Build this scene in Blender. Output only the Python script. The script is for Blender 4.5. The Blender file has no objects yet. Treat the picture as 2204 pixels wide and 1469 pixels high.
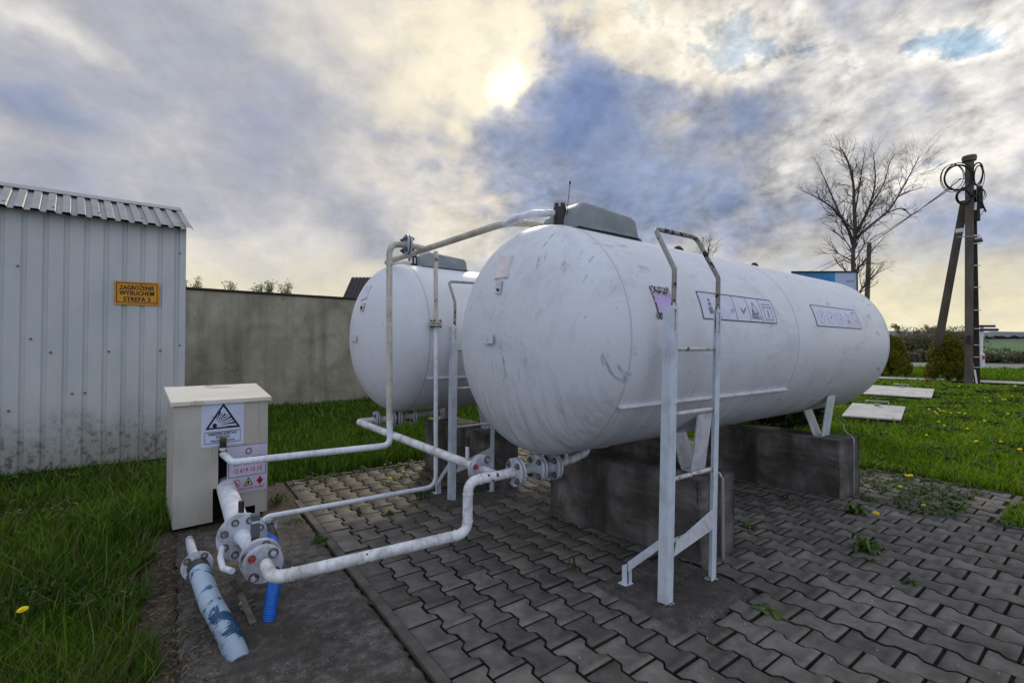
import bpy, bmesh, math, random
import numpy as np
from mathutils import Vector, Matrix
random.seed(7); rng = np.random.default_rng(7)
S = bpy.context.scene; COL = S.collection

# ------------------------------------------------------------------ camera
CAM = Vector((0, 0, 1.4))
RT = Vector((0.80925409, -0.58745633, -0.0016968)); FW = Vector((0.58738048, 0.80909569, 0.01866353)); UP = Vector((-0.00959114, -0.01610021, 0.99982438))
F = 997.94                                     # focal length in photo pixels (photo is 2204 wide)
cd = bpy.data.cameras.new('camera'); cam = bpy.data.objects.new('camera', cd); COL.objects.link(cam)
cam.matrix_world = Matrix(((RT.x, UP.x, -FW.x, CAM.x), (RT.y, UP.y, -FW.y, CAM.y), (RT.z, UP.z, -FW.z, CAM.z), (0, 0, 0, 1)))
cd.sensor_width = 36; cd.lens = F / 2204 * 36; cd.clip_start = .05; cd.clip_end = 20000
S.camera = cam
def ray(x, y): return FW * F + RT * (x - 1102) + UP * (734.5 - y)
def PX(x, y, v): r = ray(x, y); return CAM + r * ((v - CAM.x) / r.x)      # point on the plane X = v seen at a photo pixel
def PY(x, y, v): r = ray(x, y); return CAM + r * ((v - CAM.y) / r.y)
def PZ(x, y, v=0.): r = ray(x, y); return CAM + r * ((v - CAM.z) / r.z)
def PD(x, y, d): return CAM + ray(x, y) * (d / F)

# ------------------------------------------------------------------ sky, sun, exposure
SUN = ray(1100, 185).normalized()
W = bpy.data.worlds.new('World'); S.world = W; W.use_nodes = True
NT = W.node_tree; NT.nodes.clear()
def N(nt, typ, **kw):
    n = nt.nodes.new(typ)
    for k, v in kw.items():
        if isinstance(k, str) and k.startswith('i_'):
            n.inputs[k[2:]].default_value = v
        else: setattr(n, k, v)
    return n
def setin(n, i, v, nt):
    if hasattr(v, 'is_output') or isinstance(v, bpy.types.NodeSocket): nt.links.new(v, n.inputs[i])
    elif v is not None: n.inputs[i].default_value = v
def MATH(nt, op, a, b=None, c=None, clamp=False):
    n = nt.nodes.new('ShaderNodeMath'); n.operation = op; n.use_clamp = clamp
    for i, v in enumerate((a, b, c)): setin(n, i, v, nt)
    return n.outputs[0]
def VM(nt, op, a, b=None, out=0):
    n = nt.nodes.new('ShaderNodeVectorMath'); n.operation = op
    setin(n, 0, a, nt)
    if b is not None:
        if op == 'SCALE': setin(n, 3, b, nt)
        else: setin(n, 1, b, nt)
    return n.outputs[out]
def NOISE(nt, vec, scale, detail=5, rough=.55, dist=0., col=False):
    n = nt.nodes.new('ShaderNodeTexNoise'); nt.links.new(vec, n.inputs['Vector']) if vec is not None else None
    n.inputs['Scale'].default_value = scale; n.inputs['Detail'].default_value = detail
    n.inputs['Roughness'].default_value = rough; n.inputs['Distortion'].default_value = dist
    return n.outputs[1 if col else 0]
def RAMP(nt, fac, stops, interp='LINEAR'):
    n = nt.nodes.new('ShaderNodeValToRGB'); setin(n, 0, fac, nt); cr = n.color_ramp; cr.interpolation = interp
    while len(cr.elements) < len(stops): cr.elements.new(.5)
    for e, (p, c) in zip(cr.elements, stops):
        e.position = p; e.color = (*c, 1) if len(c) == 3 else c
    return n.outputs[0]
def MR(nt, v, a, b, c=0., d=1., smooth=False):
    n = nt.nodes.new('ShaderNodeMapRange'); n.clamp = True
    if smooth: n.interpolation_type = 'SMOOTHSTEP'
    setin(n, 0, v, nt)
    for i, x in enumerate((a, b, c, d)): setin(n, i + 1, x, nt)
    return n.outputs[0]
def MIX(nt, fac, a, b, mode='MIX'):
    n = nt.nodes.new('ShaderNodeMix'); n.data_type = 'RGBA'; n.blend_type = mode; n.clamp_factor = True
    setin(n, 0, fac, nt)
    for i, v in ((6, a), (7, b)):
        if isinstance(v, (tuple, list)): v = (*v, 1)[:4]
        setin(n, i, v, nt)
    return n.outputs[2]
def srgb(r, g, b):
    f = lambda c: (c / 255 / 12.92) if c <= 10 else ((c / 255 + .055) / 1.055) ** 2.4
    return (f(r), f(g), f(b))

def build_sky():
    nt = NT
    tc = nt.nodes.new('ShaderNodeTexCoord'); d0 = VM(nt, 'NORMALIZE', tc.outputs['Generated'])
    w1 = VM(nt, 'SUBTRACT', NOISE(nt, d0, 2.6, 4, .55, 0, True), (.5, .5, .5))
    w2 = VM(nt, 'SUBTRACT', NOISE(nt, d0, 9, 5, .6, 0, True), (.5, .5, .5))
    d = VM(nt, 'ADD', d0, VM(nt, 'ADD', VM(nt, 'SCALE', w1, .09), VM(nt, 'SCALE', w2, .08)))
    sep = nt.nodes.new('ShaderNodeSeparateXYZ'); nt.links.new(d0, sep.inputs[0]); z = sep.outputs[2]
    p = VM(nt, 'MULTIPLY', d0, (1, 1, 1.55)); sdir = SUN
    ps = VM(nt, 'ADD', p, tuple(sdir * .028)); ps3 = VM(nt, 'ADD', p, tuple(sdir * .012))      # the same cloud, a step towards the sun
    n1 = NOISE(nt, p, 2.6, 4, .5, .2)
    n2 = NOISE(nt, p, 5.6, 8, .54, .25); n2s = NOISE(nt, ps, 5.6, 8, .54, .25)
    n3 = NOISE(nt, p, 15, 7, .56, .2); n3s = NOISE(nt, ps3, 15, 7, .56, .2)
    n4 = NOISE(nt, p, 40, 6, .6, 0)
    left = MR(nt, VM(nt, 'DOT_PRODUCT', d0, tuple(-RT), 1), -.10, .40, 0, 1, True)      # calmer, smoother cloud towards the shed
    calm = MR(nt, left, 0, 1, 1, .30)
    def gau(px, py, sx, sy, rot=0., src=d):
        c = ray(px, py).normalized(); e1 = (ray(px + 1, py).normalized() - c).normalized(); e2 = c.cross(e1).normalized()
        if e2.z > 0: e2 = -e2
        a = math.radians(rot); u = e1 * math.cos(a) + e2 * math.sin(a); v = e2 * math.cos(a) - e1 * math.sin(a)
        k = (ray(px + 1, py).normalized() - c).length; k2 = (ray(px, py + 1).normalized() - c).length
        dd = VM(nt, 'SUBTRACT', src, tuple(c))
        U = MATH(nt, 'MULTIPLY', VM(nt, 'DOT_PRODUCT', dd, tuple(u), 1), 1 / (sx * k)); V = MATH(nt, 'MULTIPLY', VM(nt, 'DOT_PRODUCT', dd, tuple(v), 1), 1 / (sy * k2))
        q = MATH(nt, 'ADD', MATH(nt, 'MULTIPLY', U, U), MATH(nt, 'MULTIPLY', V, V))
        return MATH(nt, 'POWER', 2.71828, MATH(nt, 'MULTIPLY', q, -1.))
    D = MATH(nt, 'ADD', MATH(nt, 'MULTIPLY', MATH(nt, 'SUBTRACT', n1, .5), .55), .52)
    for px, py, sx, sy, rot, st in [   # where the photo's sky is thick (+) or thin (-)
        (1370, 330, 260, 130, 8, .38), (1245, 185, 115, 95, 35, .42), (1090, 290, 170, 70, 5, .26), (1620, 240, 95, 55, 10, .36), (1400, 470, 300, 70, 5, .14),
        (60, 215, 150, 42, 32, .20), (70, 60, 300, 36, 38, -.14), (430, 230, 430, 170, 18, .03), (680, 400, 280, 80, 8, .08), (230, 420, 330, 80, 5, .08),
        (1050, 110, 130, 110, 20, -.34), (900, 120, 200, 80, 25, -.12), (1560, 95, 150, 75, 5, -.60), (1470, 160, 150, 24, 12, -.14), (1700, 330, 50, 120, 25, -.16),
        (1880, 190, 330, 200, -30, -.07), (2110, 95, 150, 36, -15, -.34), (820, 360, 130, 110, 20, -.12), (975, 280, 80, 26, 30, -.16), (2140, 520, 160, 40, 5, .14), (1100, 10, 400, 50, 0, -.10)]:
        D = MATH(nt, 'ADD', D, MATH(nt, 'MULTIPLY', gau(px, py, sx, sy, rot), st))
    calm = MATH(nt, 'MULTIPLY', calm, MR(nt, D, .55, .9, 1, .42))      # thick cloud is smooth inside
    D = MATH(nt, 'ADD', D, MATH(nt, 'MULTIPLY', MATH(nt, 'MULTIPLY', MATH(nt, 'SUBTRACT', n2, .5), 1.15), calm))
    D = MATH(nt, 'ADD', D, MATH(nt, 'MULTIPLY', MATH(nt, 'MULTIPLY', MATH(nt, 'SUBTRACT', n3, .5), .50), calm))
    D = MATH(nt, 'ADD', D, MATH(nt, 'MULTIPLY', MATH(nt, 'MULTIPLY', MATH(nt, 'SUBTRACT', n4, .5), .16), calm))
    col = RAMP(nt, D, [(.02, srgb(170, 198, 218)), (.16, srgb(196, 210, 222)), (.25, srgb(248, 243, 236)), (.34, srgb(232, 228, 222)), (.46, srgb(204, 202, 202)), (.57, srgb(176, 177, 185)), (.72, srgb(150, 159, 181)), (.94, srgb(120, 138, 176))])
    # side of each billow that faces the sun is lighter
    lit = MATH(nt, 'MULTIPLY', MATH(nt, 'ADD', MATH(nt, 'SUBTRACT', n2, n2s), MATH(nt, 'MULTIPLY', MATH(nt, 'SUBTRACT', n3, n3s), .8)), calm)
    col = VM(nt, 'MULTIPLY', col, VM(nt, 'ADD', (1, 1, 1), VM(nt, 'SCALE', (2.6, 2.5, 2.3), lit)))
    # warm light under the cloud base along the horizon
    band = MR(nt, MATH(nt, 'ADD', z, MATH(nt, 'MULTIPLY', MATH(nt, 'SUBTRACT', n2, .5), .20)), .05, .225, 1, 0, True)
    side = MR(nt, VM(nt, 'DOT_PRODUCT', d0, tuple(Vector((SUN.x, SUN.y, 0)).normalized()), 1), -.1, .6, 0, 1, True)
    col = MIX(nt, MATH(nt, 'MULTIPLY', MATH(nt, 'MULTIPLY', band, side), .88), col, RAMP(nt, MATH(nt, 'ADD', MATH(nt, 'MULTIPLY', n2, .6), MATH(nt, 'MULTIPLY', n3, .4)), [(.38, srgb(216, 208, 184)), (.5, srgb(236, 226, 190)), (.62, srgb(250, 243, 214))]))
    # glow of the sun behind thin cloud
    thin = MR(nt, D, .62, .30, 0, 1, True)
    cs = VM(nt, 'DOT_PRODUCT', VM(nt, 'NORMALIZE', d), tuple(ray(1085, 150).normalized()), 1)
    far = MR(nt, cs, .86, 1., 0, 1, True); mid = MR(nt, cs, .965, 1., 0, 1); core = MR(nt, VM(nt, 'DOT_PRODUCT', VM(nt, 'NORMALIZE', d), tuple(ray(1092, 165).normalized()), 1), .9988, .99998, 0, 1)
    col = MIX(nt, MATH(nt, 'MULTIPLY', MATH(nt, 'MULTIPLY', far, thin), .5), col, srgb(246, 230, 196))
    col = MIX(nt, MATH(nt, 'MULTIPLY', MATH(nt, 'MULTIPLY', mid, thin), .55), col, (1.0, .90, .66))
    col = MIX(nt, MATH(nt, 'MULTIPLY', core, MR(nt, D, .62, .30, 0, 1, True)), col, (1.5, 1.4, 1.05))
    # extra blue brightness added to unseen sky behind the viewer to light the tanks
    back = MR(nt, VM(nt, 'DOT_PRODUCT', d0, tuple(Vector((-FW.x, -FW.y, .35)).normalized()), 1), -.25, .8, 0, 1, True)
    zen = MR(nt, z, .6, .95, 0, 1, True)
    col = MIX(nt, MATH(nt, 'MULTIPLY', zen, .7), col, (.50, .53, .60))
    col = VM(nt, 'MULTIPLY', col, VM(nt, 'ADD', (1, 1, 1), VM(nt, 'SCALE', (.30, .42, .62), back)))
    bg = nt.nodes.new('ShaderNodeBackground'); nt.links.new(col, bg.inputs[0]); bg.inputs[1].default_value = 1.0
    sk = nt.nodes.new('ShaderNodeTexSky'); sk.sky_type = 'NISHITA'; sk.sun_disc = False
    sk.sun_elevation = math.asin(SUN.z); sk.sun_rotation = math.atan2(SUN.x, SUN.y); sk.altitude = 200; sk.dust_density = 1.
    b2 = nt.nodes.new('ShaderNodeBackground'); nt.links.new(sk.outputs[0], b2.inputs[0]); b2.inputs[1].default_value = .1
    hole = MATH(nt, 'MULTIPLY', MR(nt, D, .16, .02, 0, 1, True), .3)
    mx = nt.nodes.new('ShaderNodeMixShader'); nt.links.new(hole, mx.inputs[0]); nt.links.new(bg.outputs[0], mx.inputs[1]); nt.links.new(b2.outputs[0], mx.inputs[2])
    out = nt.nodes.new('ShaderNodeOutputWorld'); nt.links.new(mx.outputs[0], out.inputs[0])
build_sky()
W.cycles.sampling_method = 'MANUAL'; W.cycles.sample_map_resolution = 512
sl = bpy.data.lights.new('sun', 'SUN'); sl.energy = 1.5; sl.angle = math.radians(11); sl.color = (1, .9, .72)
so = bpy.data.objects.new('sun', sl); COL.objects.link(so); so.rotation_euler = SUN.to_track_quat('Z', 'Y').to_euler()
S.view_settings.view_transform = 'Standard'; S.view_settings.look = 'None'; S.view_settings.exposure = 0.10; S.view_settings.gamma = 1

# ------------------------------------------------------------------ materials
MATS = {}
def newmat(name):
    m = bpy.data.materials.new(name); m.use_nodes = True; nt = m.node_tree
    b = nt.nodes['Principled BSDF']; tc = nt.nodes.new('ShaderNodeTexCoord'); return m, nt, b, tc.outputs['Object']
def MAPV(nt, v, sc, loc=(0, 0, 0)):
    n = nt.nodes.new('ShaderNodeMapping'); nt.links.new(v, n.inputs[0]); n.inputs['Scale'].default_value = sc; n.inputs['Location'].default_value = loc
    return n.outputs[0]
def bump(nt, b, h, strength=.3, dist=.01):
    n = nt.nodes.new('ShaderNodeBump'); nt.links.new(h, n.inputs['Height']); n.inputs['Strength'].default_value = strength
    n.inputs['Distance'].default_value = dist; nt.links.new(n.outputs[0], b.inputs['Normal'])
def simple(name, c, rough=.6, metal=0., c2=None, scale=6., lo=.35, hi=.65, bmp=0., bscale=40., stretch=(1, 1, 1), spec=.4):
    if name in MATS: return MATS[name]
    m, nt, b, o = newmat(name)
    v = MAPV(nt, o, stretch)
    if c2 is not None: nt.links.new(RAMP(nt, NOISE(nt, v, scale, 6, .6), [(lo, c), (hi, c2)]), b.inputs['Base Color'])
    else: b.inputs['Base Color'].default_value = (*c, 1)
    b.inputs['Roughness'].default_value = rough; b.inputs['Metallic'].default_value = metal; b.inputs['Specular IOR Level'].default_value = spec
    if bmp: bump(nt, b, NOISE(nt, v, bscale, 5, .6), bmp)
    MATS[name] = m; return m
def painted(name, base, rust=.0, dirt=.5, rough=.4, rustc=(.16, .06, .02), seed=0., fine=30.):
    """paint with grime and flaked, rusty chips"""
    m, nt, b, o = newmat(name); v = MAPV(nt, o, (1, 1, 1), (seed, seed, 0))
    g = MR(nt, NOISE(nt, v, 7, 8, .7, .6), .46, .66, 0, dirt)
    col = MIX(nt, g, base, (base[0] * .36, base[1] * .35, base[2] * .31))
    g2 = MR(nt, NOISE(nt, MAPV(nt, o, (22, 22, 2.5)), 1.5, 5, .6), .5, .72, 0, dirt * .6)
    col = MIX(nt, g2, col, (.25, .24, .2))
    if rust:
        r = MR(nt, MATH(nt, 'ADD', MATH(nt, 'MULTIPLY', NOISE(nt, v, fine, 4, .6), .55), MATH(nt, 'MULTIPLY', NOISE(nt, v, 4.2, 3), .45)), .70 - rust * .16, .72 - rust * .16)
        col = MIX(nt, r, col, MIX(nt, NOISE(nt, v, 60, 3), rustc, (.02, .017, .015)))
        nt.links.new(MR(nt, r, 0, 1, rough, .9), b.inputs['Roughness'])
    else: b.inputs['Roughness'].default_value = rough
    nt.links.new(col, b.inputs['Base Color']); b.inputs['Specular IOR Level'].default_value = .4
    bump(nt, b, NOISE(nt, v, 55, 4, .6), .12, .004)
    MATS[name] = m; return m
WHITE = (.66, .68, .73)
painted('pipe_paint', (.78, .78, .80), .52, .8, .42)
painted('pipe_clean', (.76, .79, .86), .3, .5, .35, seed=3)
painted('pipe_old', (.60, .56, .48), .55, .6, .5, seed=7)
painted('ladder_paint', (.62, .68, .76), .30, .35, .4, rustc=(.03, .022, .018), seed=5, fine=18)
painted('hoop_paint', (.34, .33, .31), .9, .7, .6, rustc=(.03, .03, .02), seed=9, fine=24)
painted('rung_paint', (.60, .60, .58), .8, .6, .55, rustc=(.02, .018, .015), seed=11)
painted('leg_paint', (.66, .68, .72), .1, .5, .4, seed=13)
painted('flange_paint', (.52, .55, .63), .5, .9, .4, seed=15)
painted('bolt', (.55, .56, .58), .75, .9, .35, seed=2); MATS['bolt'].node_tree.nodes['Principled BSDF'].inputs['Metallic'].default_value = .4
painted('bolt_dark', (.16, .16, .15), .6, .9, .5, seed=4)
simple('old_strap', (.20, .17, .145), .7, c2=(.10, .075, .055), scale=25)
simple('grime', (.06, .055, .05), .8, c2=(.14, .13, .12), scale=60)
simple('seam', (.52, .535, .57), .6)
simple('bolt_red', (.55, .02, .04), .35)
simple('black_rubber', (.018, .018, .02), .5, c2=(.04, .04, .042))
simple('black_hole', (.006, .006, .006), .9)
simple('brass', (.32, .16, .05), .35, .7, c2=(.12, .06, .03), scale=30)
simple('grey_plastic', (.10, .11, .125), .4)
simple('concrete_edge', (.075, .066, .058), .9, c2=(.13, .118, .105), scale=9, bmp=.4, bscale=60)
simple('yellow', srgb(214, 150, 18), .5, c2=srgb(200, 134, 14), scale=9)
simple('ink', (.012, .012, .012), .6)
simple('ink_faded', (.14, .16, .20), .6, c2=(.22, .23, .30), scale=40)
simple('sign_white', srgb(205, 212, 235), .35, c2=srgb(192, 200, 224), scale=5)
simple('sign_lilac', srgb(205, 202, 222), .35, c2=srgb(190, 186, 208), scale=6)
simple('sign_red', srgb(190, 30, 60), .5)
simple('sign_yellow', srgb(214, 206, 140), .5)
simple('decal', srgb(214, 217, 232), .45, c2=srgb(200, 204, 226), scale=12)
simple('decal_white', srgb(206, 208, 222), .45)
simple('plate_lilac', srgb(205, 180, 228), .25, c2=srgb(188, 162, 212), scale=8)
simple('plate_cream', srgb(232, 222, 222), .3, c2=srgb(206, 196, 196), scale=10)
simple('peel', (.05, .045, .04), .8, c2=(.5, .5, .5), scale=60, lo=.48, hi=.56)
simple('hood_grey', (.17, .195, .205), .55, c2=(.24, .27, .28), scale=7, bmp=.1)
simple('pole_concrete', (.095, .078, .062), .9, c2=(.15, .13, .11), scale=2.5, stretch=(1, 1, .3), bmp=.3, bscale=20)
simple('dark_brown', (.03, .024, .017), .8, c2=(.05, .04, .03), scale=4)
simple('cable', (.015, .015, .016), .6)
simple('metal_band', (.45, .45, .45), .4, .6)
simple('lamp_white', (.6, .62, .62), .4)
simple('dirty_white', (.58, .56, .54), .6, c2=(.44, .42, .39), scale=4)
simple('white_post', (.7, .7, .7), .5)
simple('sign_blue', (.012, .028, .08), .5)
simple('bill_blue', srgb(10, 100, 160), .5, c2=srgb(40, 140, 190), scale=.5)
simple('bill_white', srgb(170, 185, 210), .5)
simple('bark', (.055, .042, .032), .9, c2=(.10, .08, .062), scale=5, stretch=(3, 3, .6), bmp=.4, bscale=12)
simple('twig', (.06, .046, .032), .9)
simple('roof_tile', (.035, .026, .032), .7, c2=(.06, .045, .05), scale=3)
simple('render_wall', (.45, .42, .36), .9)
simple('asphalt', (.16, .16, .165), .9, c2=(.2, .2, .2), scale=2)
simple('line_paint', (.75, .75, .75), .7)
simple('path_concrete', (.42, .40, .36), .9, c2=(.30, .29, .26), scale=1.5)
simple('galv', (.40, .40, .41), .45, .5, c2=(.32, .32, .33), scale=3)
simple('plinth', (.04, .028, .03), .9)
simple('stem', (.09, .16, .02), .6)
simple('dandelion_yellow', (.84, .72, .010), .6, c2=(.80, .62, .008), scale=60)

def m_tank(key, smud):
    m, nt, b, o = newmat(key)
    # drip streaks run round the shell: stretched along the fall line, narrow along the axis
    drip = NOISE(nt, MAPV(nt, o, (22, .6, .6)), 1.9, 6, .62, .12)
    sx = nt.nodes.new('ShaderNodeSeparateXYZ'); nt.links.new(o, sx.inputs[0])
    hd = MATH(nt, 'LESS_THAN', sx.outputs[0], -.004)      # on the dished end the drips run straight down
    dh = NOISE(nt, MAPV(nt, o, (3, 22, .6)), 1.8, 6, .65, .12)
    drip = MATH(nt, 'ADD', MATH(nt, 'MULTIPLY', dh, hd), MATH(nt, 'MULTIPLY', drip, MATH(nt, 'SUBTRACT', 1., hd)))
    drip2 = NOISE(nt, MAPV(nt, o, (3.2, 1.2, .8)), 1.2, 6, .7, .8)
    sep = nt.nodes.new('ShaderNodeSeparateXYZ'); nt.links.new(o, sep.inputs[0])
    low = MR(nt, MATH(nt, 'ADD', sep.outputs[2], MATH(nt, 'MULTIPLY', drip2, .5)), 1.0, 1.6, 1, 0, True)   # grime caught below the belly line
    st = MATH(nt, 'MULTIPLY', MR(nt, drip, .46, .66), MATH(nt, 'ADD', MATH(nt, 'MULTIPLY', low, .46 if smud > .2 else .16), .02 if smud > .2 else .01))
    col = MIX(nt, st, (.69, .715, .76), (.12, .11, .098))
    sm = MR(nt, MATH(nt, 'ADD', MATH(nt, 'MULTIPLY', NOISE(nt, o, 2.1, 4, .6, 1.2), .6), MATH(nt, 'MULTIPLY', NOISE(nt, MAPV(nt, o, (1, 6, 4)), 3, 6, .7, .8), .4)), .50, .64, 0, smud)
    col = MIX(nt, sm, col, (.25, .265, .30))
    mp = nt.nodes.new('ShaderNodeMapping'); nt.links.new(o, mp.inputs[0]); mp.inputs['Rotation'].default_value = (.75, .2, .1); mp.inputs['Scale'].default_value = (5, 34, 5)
    scr = MATH(nt, 'MULTIPLY', MR(nt, NOISE(nt, mp.outputs[0], 1.0, 4, .6, .6), .60, .68), MR(nt, NOISE(nt, o, 2.3, 5, .7), .50, .60))
    mp2 = nt.nodes.new('ShaderNodeMapping'); nt.links.new(o, mp2.inputs[0]); mp2.inputs['Rotation'].default_value = (-.5, .3, .1); mp2.inputs['Scale'].default_value = (3, 26, 4)
    scr2 = MATH(nt, 'MULTIPLY', MR(nt, NOISE(nt, mp2.outputs[0], .9, 3, .6, .8), .62, .68), MR(nt, NOISE(nt, o, 3.3, 5, .7), .52, .60))
    col = MIX(nt, MATH(nt, 'MULTIPLY', MATH(nt, 'MAXIMUM', scr, scr2), .5 if smud > .2 else .10), col, (.10, .10, .11))
    chip = MR(nt, NOISE(nt, o, 46, 2, .5), .745, .76)
    col = MIX(nt, chip, col, (.05, .04, .035))
    nt.links.new(col, b.inputs['Base Color']); b.inputs['Roughness'].default_value = .42; b.inputs['Specular IOR Level'].default_value = .35
    bump(nt, b, MATH(nt, 'ADD', NOISE(nt, o, 1.4, 2, .5), MATH(nt, 'MULTIPLY', NOISE(nt, o, 160, 3, .5), .01)), .25, .02)
    MATS[key] = m
m_tank('tank', .26); m_tank('tank_clean', .08)
def m_block():
    m, nt, b, o = newmat('block_concrete')
    v = MAPV(nt, o, (1, 1, 1)); n = NOISE(nt, v, 3.2, 8, .65, .5)
    col = RAMP(nt, n, [(.33, (.045, .040, .028)), (.48, (.10, .090, .082)), (.62, (.19, .172, .158)), (.72, (.27, .25, .23))])
    board = NOISE(nt, MAPV(nt, o, (1.5, 1.5, 26)), 1.4, 5, .6)
    col = MIX(nt, MR(nt, board, .5, .72, 0, .28), col, (.24, .22, .20))
    st = MR(nt, NOISE(nt, MAPV(nt, o, (2.3, 2.3, .35)), 1.5, 4, .5), .46, .62, 0, .85)     # wet stains running down
    col = MIX(nt, st, col, (.028, .025, .022))
    pit = MR(nt, NOISE(nt, o, 34, 3, .6), .66, .71)
    col = MIX(nt, pit, col, (.02, .02, .02))
    nt.links.new(col, b.inputs['Base Color']); b.inputs['Roughness'].default_value = .92
    bump(nt, b, MATH(nt, 'ADD', NOISE(nt, o, 22, 6, .65), MATH(nt, 'MULTIPLY', board, .8)), .6, .012)
    MATS['block'] = m
m_block()
def m_paver():
    m, nt, b, o = newmat('paver_concrete')
    at = nt.nodes.new('ShaderNodeAttribute'); at.attribute_name = 'tone'
    n = NOISE(nt, o, 8, 8, .7, .3); t = MATH(nt, 'ADD', MATH(nt, 'MULTIPLY', n, .7), MATH(nt, 'MULTIPLY', at.outputs['Fac'], .20))
    col = RAMP(nt, t, [(.30, (.066, .060, .053)), (.45, (.122, .112, .101)), (.66, (.235, .215, .188))])
    big = MR(nt, NOISE(nt, o, .75, 5, .6), .42, .66, 0, .6)
    col = MIX(nt, big, col, (.075, .068, .060))
    sy = nt.nodes.new('ShaderNodeSeparateXYZ'); nt.links.new(o, sy.inputs[0])
    old = MR(nt, MATH(nt, 'ADD', sy.outputs[1], MATH(nt, 'MULTIPLY', NOISE(nt, o, 1.3, 5, .6), 1.6)), 4.1, 5.6, 0, .75, True)     # algae and earth on the oldest strip
    col = MIX(nt, old, col, (.085, .068, .042))
    sp = nt.nodes.new('ShaderNodeTexVoronoi'); nt.links.new(o, sp.inputs['Vector']); sp.inputs['Scale'].default_value = 130
    col = MIX(nt, MR(nt, sp.outputs['Distance'], .0, .22, .35, 0), col, (.05, .045, .04))
    wh = nt.nodes.new('ShaderNodeTexVoronoi'); nt.links.new(o, wh.inputs['Vector']); wh.inputs['Scale'].default_value = 17; wh.inputs['Randomness'].default_value = 1
    col = MIX(nt, MATH(nt, 'MULTIPLY', MR(nt, wh.outputs['Distance'], .05, .075, 1, 0), MR(nt, NOISE(nt, o, 5), .52, .56)), col, (.62, .6, .56))
    nt.links.new(col, b.inputs['Base Color']); b.inputs['Roughness'].default_value = .72; b.inputs['Specular IOR Level'].default_value = .35
    bump(nt, b, MATH(nt, 'ADD', NOISE(nt, o, 90, 5, .7), MATH(nt, 'MULTIPLY', n, 1.5)), .55, .004)
    MATS['paver'] = m
m_paver()
def m_rough(name, a, bcol, c, sc=14., bm=.8, moss=None, white=True):
    m, nt, b, o = newmat(name)
    n = MATH(nt, 'ADD', MATH(nt, 'MULTIPLY', NOISE(nt, o, sc, 9, .72), .65), MATH(nt, 'MULTIPLY', NOISE(nt, o, 1.6, 5, .6), .35))
    col = RAMP(nt, n, [(.38, a), (.5, bcol), (.63, c)])
    ag = nt.nodes.new('ShaderNodeTexVoronoi'); nt.links.new(o, ag.inputs['Vector']); ag.inputs['Scale'].default_value = 75
    col = MIX(nt, MATH(nt, 'MULTIPLY', MR(nt, ag.outputs['Distance'], .12, .30, 1, 0), MR(nt, NOISE(nt, o, 4, 5), .44, .58, 0, .7)), col, tuple(min(1, x * 1.9) for x in c))
    if moss: col = MIX(nt, MR(nt, NOISE(nt, o, 2.2, 6, .65), .5, .64, 0, .85), col, moss)
    if white:
        wh = nt.nodes.new('ShaderNodeTexVoronoi'); nt.links.new(o, wh.inputs['Vector']); wh.inputs['Scale'].default_value = 34
        col = MIX(nt, MATH(nt, 'MULTIPLY', MR(nt, wh.outputs['Distance'], .07, .12, 1, 0), MR(nt, NOISE(nt, o, 7), .48, .55)), col, (.42, .4, .37))
    nt.links.new(col, b.inputs['Base Color']); b.inputs['Roughness'].default_value = .95
    bump(nt, b, MATH(nt, 'ADD', NOISE(nt, o, 70, 6, .7), MATH(nt, 'MULTIPLY', NOISE(nt, o, 9, 4), 2)), bm, .012)
    MATS[name] = m
m_rough('slab', (.040, .034, .029), (.085, .075, .066), (.20, .18, .16), 16, .9, (.055, .043, .033))
m_rough('pad', (.035, .030, .026), (.065, .058, .052), (.13, .12, .108), 20, .8)
m_rough('joint', (.010, .008, .006), (.016, .013, .010), (.028, .023, .016), 30, .6, (.030, .034, .010), False)
m_rough('soil', (.020, .017, .010), (.035, .032, .014), (.05, .048, .022), 3, .5, (.022, .035, .008), False)
m_rough('dead_edge', (.03, .022, .014), (.06, .046, .03), (.10, .08, .05), 20, .9, None, True)
def m_wall():
    m, nt, b, o = newmat('rendered_wall')
    n = NOISE(nt, o, 1.1, 7, .6, .4); col = RAMP(nt, n, [(.35, (.22, .20, .148)), (.5, (.32, .295, .222)), (.68, (.42, .39, .305))])
    drip = MR(nt, NOISE(nt, MAPV(nt, o, (2.6, 1, .25)), 1.3, 6, .65), .48, .70, 0, .55)
    col = MIX(nt, drip, col, (.12, .108, .08))
    vor = nt.nodes.new('ShaderNodeTexVoronoi'); vor.feature = 'DISTANCE_TO_EDGE'; vor.inputs['Scale'].default_value = .8
    nt.links.new(VM(nt, 'ADD', o, VM(nt, 'SCALE', NOISE(nt, o, 3, 6, .7, 0, True), .5)), vor.inputs['Vector'])
    cr = MATH(nt, 'MULTIPLY', MR(nt, vor.outputs['Distance'], 0, .008, 1, 0), MR(nt, NOISE(nt, o, .9), .5, .58))
    col = MIX(nt, MATH(nt, 'MULTIPLY', cr, .7), col, (.05, .045, .035))
    nt.links.new(col, b.inputs['Base Color']); b.inputs['Roughness'].default_value = .95
    bump(nt, b, NOISE(nt, o, 30, 7, .7), .5, .01); MATS['wall'] = m
m_wall()
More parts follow.
